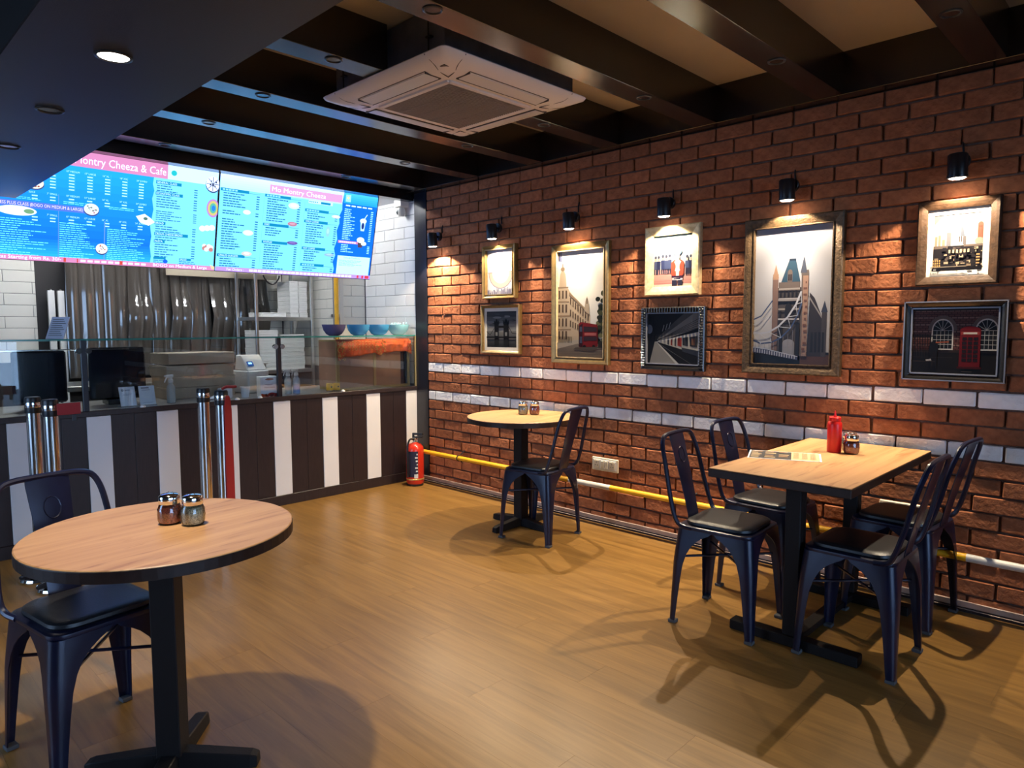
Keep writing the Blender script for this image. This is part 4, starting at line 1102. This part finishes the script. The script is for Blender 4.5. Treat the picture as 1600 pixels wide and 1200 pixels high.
p.rect(0, .955, 1, 1, (196, 140, 190)); p.text('For Orders :', .06, .99, .028, (255, 250, 255), .95)
p.rects([(.19+.026*i, .966, .19+.026*i+.021, .99) for i in range(26)], (250, 236, 250))
p.rects([(.90, .96, .915, .996), (.935, .96, .95, .996), (.96, .96, .99, .996)], (220, 60, 60))
p.build('display', 'screen_print', t)
# ================================================================== FRAMED PICTURES
def picture(y0, y1, z0, z1, fw, fmat, label, prt, mount=0, lip=None, ridges=False, depth=.034, inner=None):
    """frame bars mitred round a print; y0 > y1 along the wall, z0 < z1"""
    W, H = y0-y1, z1-z0
    t = thing('framed_picture', label, 'picture', (-.006, (y0+y1)/2, (z0+z1)/2), R(-90), 'framed pictures on the brick wall')
    f = MB(); a, b = W/2, H/2
    for (p0, p1, q1, q0) in (((-a, b), (a, b), (a-fw, b-fw), (-a+fw, b-fw)), ((a, b), (a, -b), (a-fw, -b+fw), (a-fw, b-fw)), ((a, -b), (-a, -b), (-a+fw, -b+fw), (a-fw, -b+fw)), ((-a, -b), (-a, b), (-a+fw, b-fw), (-a+fw, -b+fw))):
        mid = lambda u, v, k: (u[0]+(v[0]-u[0])*k, u[1]+(v[1]-u[1])*k)
        prof = lambda u, v: [Vector((u[0], -.002, u[1])), Vector((u[0], -depth+.006, u[1])), Vector((mid(u, v, .14)[0], -depth, mid(u, v, .14)[1])), Vector((mid(u, v, .45)[0], -depth+.003, mid(u, v, .45)[1])), Vector((mid(u, v, .86)[0], -depth+.010, mid(u, v, .86)[1])), Vector((v[0], -depth+.013, v[1])), Vector((v[0], -.002, v[1]))]
        f.loft([prof(p0, q0), prof(p1, q1)])
    fo_ = f.build('frame', fmat, t)
    if ridges:
        s = MB(); n = 22
        for i in range(n):
            q = -b+fw*.6+(2*b-fw*1.2)*i/(n-1)
            for sx in (-1, 1): s.box(sx*(a-fw*.55)-fw*.40, sx*(a-fw*.55)+fw*.40, -depth-.004, -depth+.006, q-.0045, q+.0045)
            q = -a+fw*.6+(2*a-fw*1.2)*i/(n-1); s.box(q-.0045, q+.0045, -depth-.004, -depth+.006, b-fw*.95, b-fw*.15)
        o = s.build('ridges', fmat, fo_, .001)
    if lip:
        s = MB(); e = .005
        for z in (b, -b): s.box(-a-.001, a+.001, -depth-.001, -depth+.006, min(z, z-e if z > 0 else z+e), max(z, z-e if z > 0 else z+e))
        for x in (a, -a): s.box(min(x, x-e if x > 0 else x+e), max(x, x-e if x > 0 else x+e), -depth-.001, -depth+.006, -b, b)
        s.build('lip', lip, fo_)
    if inner:
        s = MB(); e = .006; ia, ib = a-fw, b-fw
        s.box(-ia, ia, -depth+.006, -.004, ib-e, ib).box(-ia, ia, -depth+.006, -.004, -ib, -ib+e).box(-ia, -ia+e, -depth+.006, -.004, -ib, ib).box(ia-e, ia, -depth+.006, -.004, -ib, ib)
        s.build('inner_slip', inner, fo_)
    B(-a+fw*.5, a-fw*.5, -.010, -.003, -b+fw*.5, b-fw*.5).build('backing', 'mount_cream', t)
    pw, ph = W-2*fw-2*mount, H-2*fw-2*mount
    if mount:
        s = MB(); ia, ib = a-fw, b-fw
        s.box(-ia, ia, -.0135, -.010, ib-mount, ib).box(-ia, ia, -.0135, -.010, -ib, -ib+mount).box(-ia, -ia+mount, -.0135, -.010, -ib+mount, ib-mount).box(ia-mount, ia, -.0135, -.010, -ib+mount, ib-mount)
        s.build('mount', 'mount_cream', t)
    p = prt(pw+.002, ph+.002)
    o = p.build('print', 'print_gloss', t); o.location = (0, -.0106, 0)
    return t
RR = random.Random(5)
def art_roundel(W, H):
    p = Print(W, H, (214, 216, 226))
    p.rects([(.0, 0, .07, 1), (.12, .05, .2, .5), (.84, .1, .9, .6)], (196, 198, 214))
    p.ell(.5, .50, .44, .36, (120, 124, 150)); p.ell(.5, .50, .42, .345, (232, 178, 168)); p.ell(.5, .50, .30, .24, (226, 228, 236))
    for i in range(4): p.ell(.38+.08*i, .56, .05, .05, (150, 156, 178)); p.ell(.38+.08*i, .56, .03, .032, (226, 228, 236))
    p.rect(.03, .40, .97, .50, (160, 186, 200)); p.rect(.05, .41, .95, .485, (214, 226, 232))
    p.rects([(.02+.055*i, .80+.10*RR.random(), .05+.055*i, 1) for i in range(18)], (150, 150, 172))
    p.rects([(.04+.07*i, .86+.08*RR.random(), .08+.07*i, 1) for i in range(13)], (112, 112, 140))
    return p
def art_bridge(W, H):
    p = Print(W, H, (120, 122, 124)); p.grad(0, 0, 1, .55, (70, 72, 76), (170, 170, 168), 10); p.grad(0, .55, 1, 1, (130, 130, 130), (44, 46, 50), 8)
    for i in range(14): p.ell(RR.random(), RR.uniform(.02, .4), RR.uniform(.08, .2), .03, RR.choice(((96, 98, 102), (150, 150, 150), (78, 80, 84))), 14)
    D = (28, 28, 32)
    for cx, w_ in ((.34, .075), (.66, .085)):
        p.rect(cx-w_, .34, cx+w_, .80, D); p.poly([(cx-w_, .34), (cx, .20), (cx+w_, .34)], D); p.rects([(cx-w_-.01, .26, cx-w_+.02, .36), (cx+w_-.02, .26, cx+w_+.01, .36)], D); p.rect(cx-.035, .58, cx+.035, .68, (140, 140, 138)); p.rect(cx-w_, .80, cx+w_, .96, (40, 42, 46))
    p.rect(.34, .40, .66, .46, D); p.rect(0, .70, 1, .735, D)
    p.line([(0, .56), (.12, .66), (.26, .48)], .014, D); p.line([(1, .62), (.86, .60), (.74, .42)], .014, D)
    return p
def art_bus(W, H):
    p = Print(W, H, (232, 230, 226)); p.grad(0, 0, 1, .45, (214, 216, 222), (238, 234, 226), 6); p.rect(0, .0, .10, .10, (120, 130, 170)); p.rect(.02, 0, .06, .09, (70, 74, 110))
    S1, S2, S3 = (196, 176, 152), (150, 128, 106), (92, 76, 66)
    p.poly([(0, .34), (.22, .34), (.30, .40), (.62, .55), (.70, .60), (.70, .84), (0, .88)], S1)
    p.poly([(.04, .34), (.06, .22), (.12, .16), (.18, .22), (.20, .34)], S1); p.ell(.12, .17, .045, .02, S2); p.rect(.11, .12, .13, .16, S2)
    p.rects([(.0, .335, .24, .345), (0, .47, .26, .48), (0, .60, .28, .615), (0, .73, .30, .74)], S2)
    for y in (.37, .50, .63, .75):
        p.rects([(.03+.075*i, y, .065+.075*i, y+.075) for i in range(3)], S3)
    for i in range(8):
        x = .28+.052*i; y = .41+.022*i
        p.rects([(x, y+.03, x+.024, y+.09), (x, y+.14-.004*i, x+.024, y+.20-.006*i), (x, y+.24-.01*i, x+.024, y+.30-.014*i)], S3)
    p.poly([(.26, .385), (.66, .57), (.66, .585), (.26, .41)], S2)
    p.poly([(.58, .56), (.60, .48), (.635, .43), (.67, .48), (.69, .60)], (176, 160, 142)); p.rect(.625, .45, .645, .50, S3)
    for i in range(44): p.ell(.92+RR.uniform(-.06, .12)*(1.1-.2*(i % 3)), .40+.46*RR.random(), .05, .022, RR.choice(((52, 58, 44), (74, 78, 56), (36, 42, 34), (110, 112, 84))), 9)
    p.grad(0, .865, 1, 1, (132, 122, 112), (96, 86, 80), 6); p.poly([(0, .86), (.5, .83), (.5, .86), (0, .92)], (176, 168, 156))
    p.rects([(.05+.03*i, .80, .062+.03*i, .86) for i in range(10)], (60, 54, 52))
    p.poly([(.48, .68), (.52, .665), (.86, .69), (.87, .88), (.84, .895), (.52, .905), (.48, .89)], (120, 30, 36)); p.poly([(.48, .70), (.56, .68), (.56, .90), (.48, .89)], (54, 24, 34))
    p.rects([(.50, .71, .55, .755), (.50, .80, .55, .86)], (70, 76, 100)); p.poly([(.58, .705), (.85, .715), (.85, .755), (.58, .755)], (56, 40, 50)); p.poly([(.58, .80), (.85, .80), (.85, .835), (.58, .84)], (56, 40, 50)); p.rect(.60, .765, .84, .79, (176, 96, 96))
    p.ell(.60, .895, .035, .018, (24, 22, 24)); p.ell(.79, .89, .03, .016, (24, 22, 24)); p.poly([(.42, .90), (.9, .89), (.8, .93), (.36, .92)], (84, 76, 72))
    p.rect(.88, .84, .98, .90, (44, 46, 44))
    return p
def art_guards(W, H):
    p = Print(W, H, (214, 220, 222)); p.grad(0, 0, 1, .3, (150, 188, 192), (220, 226, 224), 5); p.rect(.9, 0, 1, .12, (110, 130, 130)); p.rect(0, .12, .2, .34, (150, 190, 196))
    p.grad(0, .66, 1, .97, (216, 160, 150), (196, 140, 134), 5); p.rect(0, .95, 1, 1, (222, 196, 184)); p.rects([(0, .88, 1, .886), (0, .93, 1, .935)], (176, 118, 116))
    for cx in (.05, .13, .24, .33, .42, .86, .95):
        h = RR.uniform(-.02, .02); c = RR.choice(((56, 64, 104), (70, 80, 116), (44, 50, 84)))
        p.poly([(cx-.05, .50+h), (cx+.05, .50+h), (cx+.045, .66), (cx-.045, .66)], c); p.rects([(cx-.04, .65, cx-.008, .76+h), (cx+.008, .65, cx+.04, .76+h)], (52, 54, 78)); p.ell(cx, .46+h, .028, .035, (206, 176, 160)); p.ell(cx, .42+h, .03, .03, (70, 76, 100))
    p.ell(.62, .33, .11, .075, (120, 156, 186)); p.ell(.62, .43, .06, .06, (214, 186, 172))
    p.poly([(.46, .54), (.54, .49), (.72, .49), (.79, .54), (.78, .76), (.74, .80), (.50, .80), (.46, .76)], (182, 78, 60)); p.poly([(.57, .49), (.68, .49), (.66, .80), (.59, .80)], (228, 220, 200))
    p.line([(.55, .52), (.68, .70)], .03, (238, 236, 228)); p.line([(.70, .52), (.57, .70)], .03, (238, 236, 228)); p.ell(.625, .66, .05, .04, (240, 238, 230))
    p.rect(.48, .795, .76, .835, (60, 34, 60)); p.poly([(.50, .83), (.76, .85), (.75, .89), (.50, .88)], (226, 220, 226)); p.rect(.53, .845, .70, .865, (50, 40, 70)); p.rects([(.49, .88, .61, .99), (.64, .88, .75, .99)], (50, 48, 70))
    return p
def art_train(W, H):
    p = Print(W, H, (34, 34, 38)); p.poly([(.2, .52), (.66, .06), (1, 0), (1, .28), (.24, .56)], (150, 146, 140)); p.poly([(.2, .50), (.5, .2), (.72, 0), (.9, 0), (.3, .46)], (90, 88, 86))
    for i in range(5): p.line([(.22, .535-.006*i), (1, .10+.045*i)], .008, (70, 66, 64))
    p.rects([(.05, .06, .14, .9)], (24, 26, 34)); p.ell(.05, .32, .06, .09, (110, 120, 140)); p.rect(.0, .30, .02, .9, (60, 66, 80))
    for x in (.30, .36, .42): p.line([(x, .36-.4*(x-.3)), (x+.03, .24-.4*(x-.3))], .008, (210, 210, 206))
    p.poly([(.2, .56), (1, .44), (1, .80), (.24, .575)], (196, 190, 180)); p.poly([(.2, .555), (1, .36), (1, .44), (.2, .562)], (226, 222, 214))
    for i, x in enumerate((.40, .46, .53)): p.poly([(x, .545-.18*(x-.3)), (x+.03, .54-.18*(x-.3)), (x+.03, .60+.2*(x-.3)), (x, .59+.2*(x-.3))], (166, 70, 60) if i % 2 else (90, 84, 84))
    p.poly([(.585, .49), (.66, .475), (.66, .655), (.585, .63)], (164, 62, 54)); p.poly([(.68, .48), (.775, .465), (.775, .64), (.68, .62)], (60, 60, 66)); p.poly([(.81, .465), (.94, .445), (.94, .66), (.81, .64)], (60, 58, 62)); p.poly([(.835, .50), (.90, .49), (.90, .62), (.835, .61)], (130, 90, 70)); p.poly([(.965, .44), (1, .435), (1, .70), (.965, .69)], (160, 60, 52))
    p.poly([(.2, .575), (.66, .70), (1, .80), (1, 1), (.66, 1)], (26, 26, 30)); p.poly([(.16, .56), (.2, .56), (.62, 1), (.06, 1)], (150, 146, 142)); p.poly([(.185, .56), (.2, .56), (.64, 1), (.58, 1)], (206, 202, 196)); p.line([(.24, .60), (.88, 1)], .006, (120, 120, 120))
    p.poly([(.66, .665), (1, .73), (1, .84), (.68, .74)], (52, 56, 70))
    return p
def art_tower(W, H):
    p = Print(W, H, (196, 198, 206)); p.grad(0, 0, 1, 1, (190, 194, 210), (200, 198, 200), 10)
    K, M1, M2, TN, BL = (34, 32, 38), (74, 68, 70), (112, 100, 96), (176, 140, 116), (70, 88, 130)
    p.rect(0, .90, 1, 1, (26, 26, 32)); p.rect(.62, .92, .98, 1, (92, 62, 52))
    # side tower and approach
    p.poly([(.72, .48), (.78, .52), (.92, .72), (.92, .93), (.70, .93)], (56, 50, 54)); p.line([(.70, .50), (.92, .70)], .016, (150, 144, 146)); p.rect(.87, .62, .93, .93, M1); p.poly([(.86, .62), (.90, .54), (.94, .62)], (60, 66, 86))
    p.rects([(.745+.045*i, .76, .77+.045*i, .90) for i in range(4)], K)
    # main tower
    p.rect(.26, .44, .64, .93, M1); p.rects([(.33, .40, .60, .46)], M2)
    p.poly([(.36, .40), (.455, .245), (.54, .245), (.60, .40)], (56, 82, 104)); p.rect(.455, .235, .54, .25, (40, 52, 70)); p.rect(.44, .335, .50, .40, M2); p.ell(.47, .335, .03, .025, M2); p.rects([(.45, .345, .465, .39), (.475, .345, .49, .39)], K)
    p.rects([(.255, .37, .325, .93)], (132, 106, 98)); p.poly([(.25, .37), (.29, .27), (.33, .37)], TN); p.rects([(.255, .34, .325, .38)], TN)
    p.rects([(.615, .32, .70, .93)], M2); p.poly([(.60, .34), (.64, .22), (.68, .34)], (84, 90, 108)); p.rects([(.635, .36, .70, .93)], (168, 136, 120))
    for i in range(12): p.rects([(.64+RR.uniform(0, .03), .40+.043*i, .675+RR.uniform(0, .02), .415+.043*i)], (120, 84, 74))
    for y, n in ((.455, 5), (.60, 3)):
        p.rect(.335, y-.012, .60, y, (160, 152, 150)); p.rects([(.35+.05*i*(5/n)*.98, y+.005, .375+.05*i*(5/n)*.98, y+.055) for i in range(n)], K); p.rect(.335, y+.06, .60, y+.072, (190, 186, 190))
    p.rect(.33, .52, .61, .535, (150, 146, 150)); p.ell(.465, .595, .045, .045, K); p.rect(.42, .595, .51, .64, K)
    p.rect(.40, .84, .55, .93, (150, 150, 160)); p.ell(.475, .84, .075, .03, (150, 150, 160)); p.rects([(.34, .70, .40, .92), (.56, .70, .61, .92)], K)
    # suspension chains
    ch = [(0, .76), (.1, .77), (.22, .76), (.34, .72), (.46, .65), (.56, .56), (.62, .47)]
    ch2 = [(0, .82), (.12, .845), (.26, .835), (.38, .80), (.50, .73), (.58, .64), (.63, .55)]
    p.line(ch2, .018, BL); p.line(ch, .022, (196, 200, 216)); 
    for (a, b), (c, d) in zip(ch, ch2): p.line([(a, b), (c, d)], .007, (190, 196, 214))
    for i in range(len(ch)-1): p.line([ch[i], ch2[i+1]], .007, (206, 210, 222))
    p.line([(0, .67), (.12, .64), (.26, .53)], .016, BL); p.line([(0, .71), (.14, .67), (.26, .58)], .010, (190, 196, 214))
    for i in range(9): p.line([(.05+.06*i, .84-.01*max(0, i-3)**1.4), (.05+.06*i, .92)], .004, (150, 150, 160))
    p.poly([(0, .87), (.20, .885), (.60, .935), (.60, .96), (.2, .92), (0, .91)], (74, 80, 110)); p.line([(0, .87), (.2, .885), (.6, .935)], .010, (196, 200, 216))
    p.rects([(.01+.032*i, .877+.0028*i, .022+.032*i, .905+.0028*i) for i in range(18)], (196, 198, 210))
    return p
def art_dome(W, H):
    p = Print(W, H, (206, 208, 214)); p.grad(0, 0, 1, .5, (186, 190, 198), (216, 214, 216), 6); p.poly([(0, 0), (.22, 0), (0, .18)], (120, 122, 126))
    p.rects([(.03, .38, .08, .56), (.10, .36, .15, .56), (.18, .44, .24, .56)], (176, 150, 128)); p.rect(.27, .32, .36, .60, (130, 128, 134))
    p.ell(.51, .34, .10, .16, (226, 224, 224)); p.rect(.40, .36, .63, .58, (214, 208, 202)); p.rect(.49, .16, .53, .26, (210, 206, 204)); p.poly([(.55, .22), (.60, .26), (.63, .40), (.55, .40)], (110, 116, 130)); p.rects([(.52+.04*i, .40, .54+.04*i, .50) for i in range(3)], (84, 76, 74)); p.rect(.60, .40, .66, .55, (112, 106, 108))
    p.rect(.88, .22, .99, .46, (176, 120, 98)); p.ell(.935, .22, .055, .05, (150, 100, 84)); p.rects([(.895+.024*i, .24, .905+.024*i, .45) for i in range(4)], (108, 70, 62)); p.ell(.92, .50, .09, .06, (150, 156, 140))
    p.rect(0, .56, 1, 1, (44, 40, 44)); p.rects([(0, .55, .3, .60), (.62, .55, 1, .585)], (120, 106, 98))
    for i in range(70):
        x, y = RR.random(), RR.uniform(.57, .97); w_ = RR.uniform(.02, .09)
        p.rect(x, y, x+w_, y+RR.uniform(.012, .05), RR.choice(((70, 62, 62), (26, 26, 32), (150, 128, 106), (196, 174, 146), (96, 84, 78), (30, 30, 36), (44, 42, 50))))
    p.rects([(.33+.075*i, .63, .37+.075*i, .69) for i in range(6)], (216, 196, 160)); p.rects([(.01+.045*i, .80+.045*j, .035+.045*i, .83+.045*j) for i in range(4) for j in range(3)], (226, 176, 110)); p.rects([(.88, .72+.05*j, .95, .745+.05*j) for j in range(4)], (206, 160, 110))
    p.rects([(.0, .92, .7, .935)], (150, 136, 120)); p.rect(0, .94, 1, 1, (30, 28, 34)); p.rect(.03, .965, .09, .98, (220, 220, 220))
    return p
def art_phone(W, H):
    p = Print(W, H, (62, 34, 34)); k = p.k
    for j in range(20):
        p.rects([(-.02+.065*i+(.032 if j % 2 else 0), .04+.034*j, .036+.065*i+(.032 if j % 2 else 0), .065+.034*j) for i in range(16)], (104, 62, 58) if j % 3 else (140, 106, 98))
    p.rect(0, 0, 1, .05, (40, 30, 30)); p.rect(0, .66, 1, 1, (26, 22, 22)); p.rect(0, .63, 1, .67, (52, 40, 38))
    for cx in (.37, .86):
        p.ell(cx, .34, .165, .22, (112, 96, 92), 24, 0, 180); p.ell(cx, .34, .125, .17, (220, 216, 210), 24, 0, 180); p.ell(cx, .34, .11, .15, (24, 26, 32), 24, 0, 180); p.rect(cx-.125, .34, cx+.125, .63, (220, 216, 210)); p.rect(cx-.11, .34, cx+.11, .61, (24, 26, 32))
        for i in range(1, 5): p.rect(cx-.11+.044*i, .34, cx-.106+.044*i, .61, (200, 198, 196))
        for j in range(4): p.rect(cx-.11, .34+.068*j, cx+.11, .346+.068*j, (200, 198, 196))
        for a in (30, 60, 90, 120, 150): p.line([(cx, .34), (cx+.11*math.cos(R(a)), .34-.15*math.sin(R(a)))], .005, (200, 198, 196))
    p.rects([(.02+.03*i, .40, .028+.03*i, .66) for i in range(9)], (20, 18, 20)); p.rect(0, .42, .30, .435, (20, 18, 20))
    p.rect(.57, .34, .80, .88, (112, 18, 24)); p.ell(.685, .34, .115, .06, (124, 20, 26), 20, 0, 180); p.rect(.585, .36, .785, .405, (150, 60, 54)); p.rect(.61, .368, .76, .395, (214, 206, 196))
    p.rects([(.60+.062*i, .44+.062*j, .65+.062*i, .485+.062*j) for i in range(3) for j in range(6)], (34, 18, 24)); p.rect(.55, .87, .82, .90, (70, 14, 18))
    p.ell(.28, .60, .055, .10, (22, 20, 24)); p.rect(.24, .66, .32, .88, (22, 20, 24)); p.line([(.30, .52), (.45, .51)], .016, (170, 90, 60)); p.poly([(.19, .78), (.25, .765), (.26, .79), (.20, .805)], (196, 190, 186)); p.rects([(0, .80, .3, .81), (.0, .74, .5, .745)], (60, 52, 50))
    p.rects([(.6, .94, .72, .945)], (110, 100, 96))
    return p
picture(-.900, -1.254, 1.567, 1.970, .026, 'frame_gold', 'small picture of a round station sign in a thin gold frame', art_roundel, depth=.045, inner='frame_gold')
picture(-.874, -1.293, 1.146, 1.518, .022, 'frame_gold', 'small grey picture of a twin towered bridge with a cream mount', art_bridge, mount=.026, depth=.036)
picture(-1.608, -2.108, 1.094, 1.918, .040, 'frame_gold', 'tall picture of a street with a red double decker bus in a gold frame', art_bus, depth=.036, inner='frame_champagne')
picture(-2.388, -2.772, 1.540, 1.965, .056, 'frame_champagne', 'picture of a red coated guard in a wide champagne frame', art_guards, depth=.036)
picture(-2.365, -2.812, 1.080, 1.470, .034, 'frame_black', 'picture of a train at a platform in a ridged black frame', art_train, ridges=True, inner='frame_silver')
picture(-3.053, -3.586, 1.087, 1.940, .050, 'frame_bronze', 'largest picture, of a stone bridge tower, in a bronze frame', art_tower, depth=.040, inner='frame_bronze')
picture(-3.919, -4.249, 1.540, 1.931, .040, 'frame_walnut', 'picture of a domed city skyline with a wide white mount in a walnut frame', art_dome, mount=.026, depth=.036)
picture(-3.878, -4.295, 1.090, 1.465, .030, 'frame_black', 'dark picture of a red phone box and arched windows in a black frame', art_phone, lip='frame_silver', inner='frame_silver')
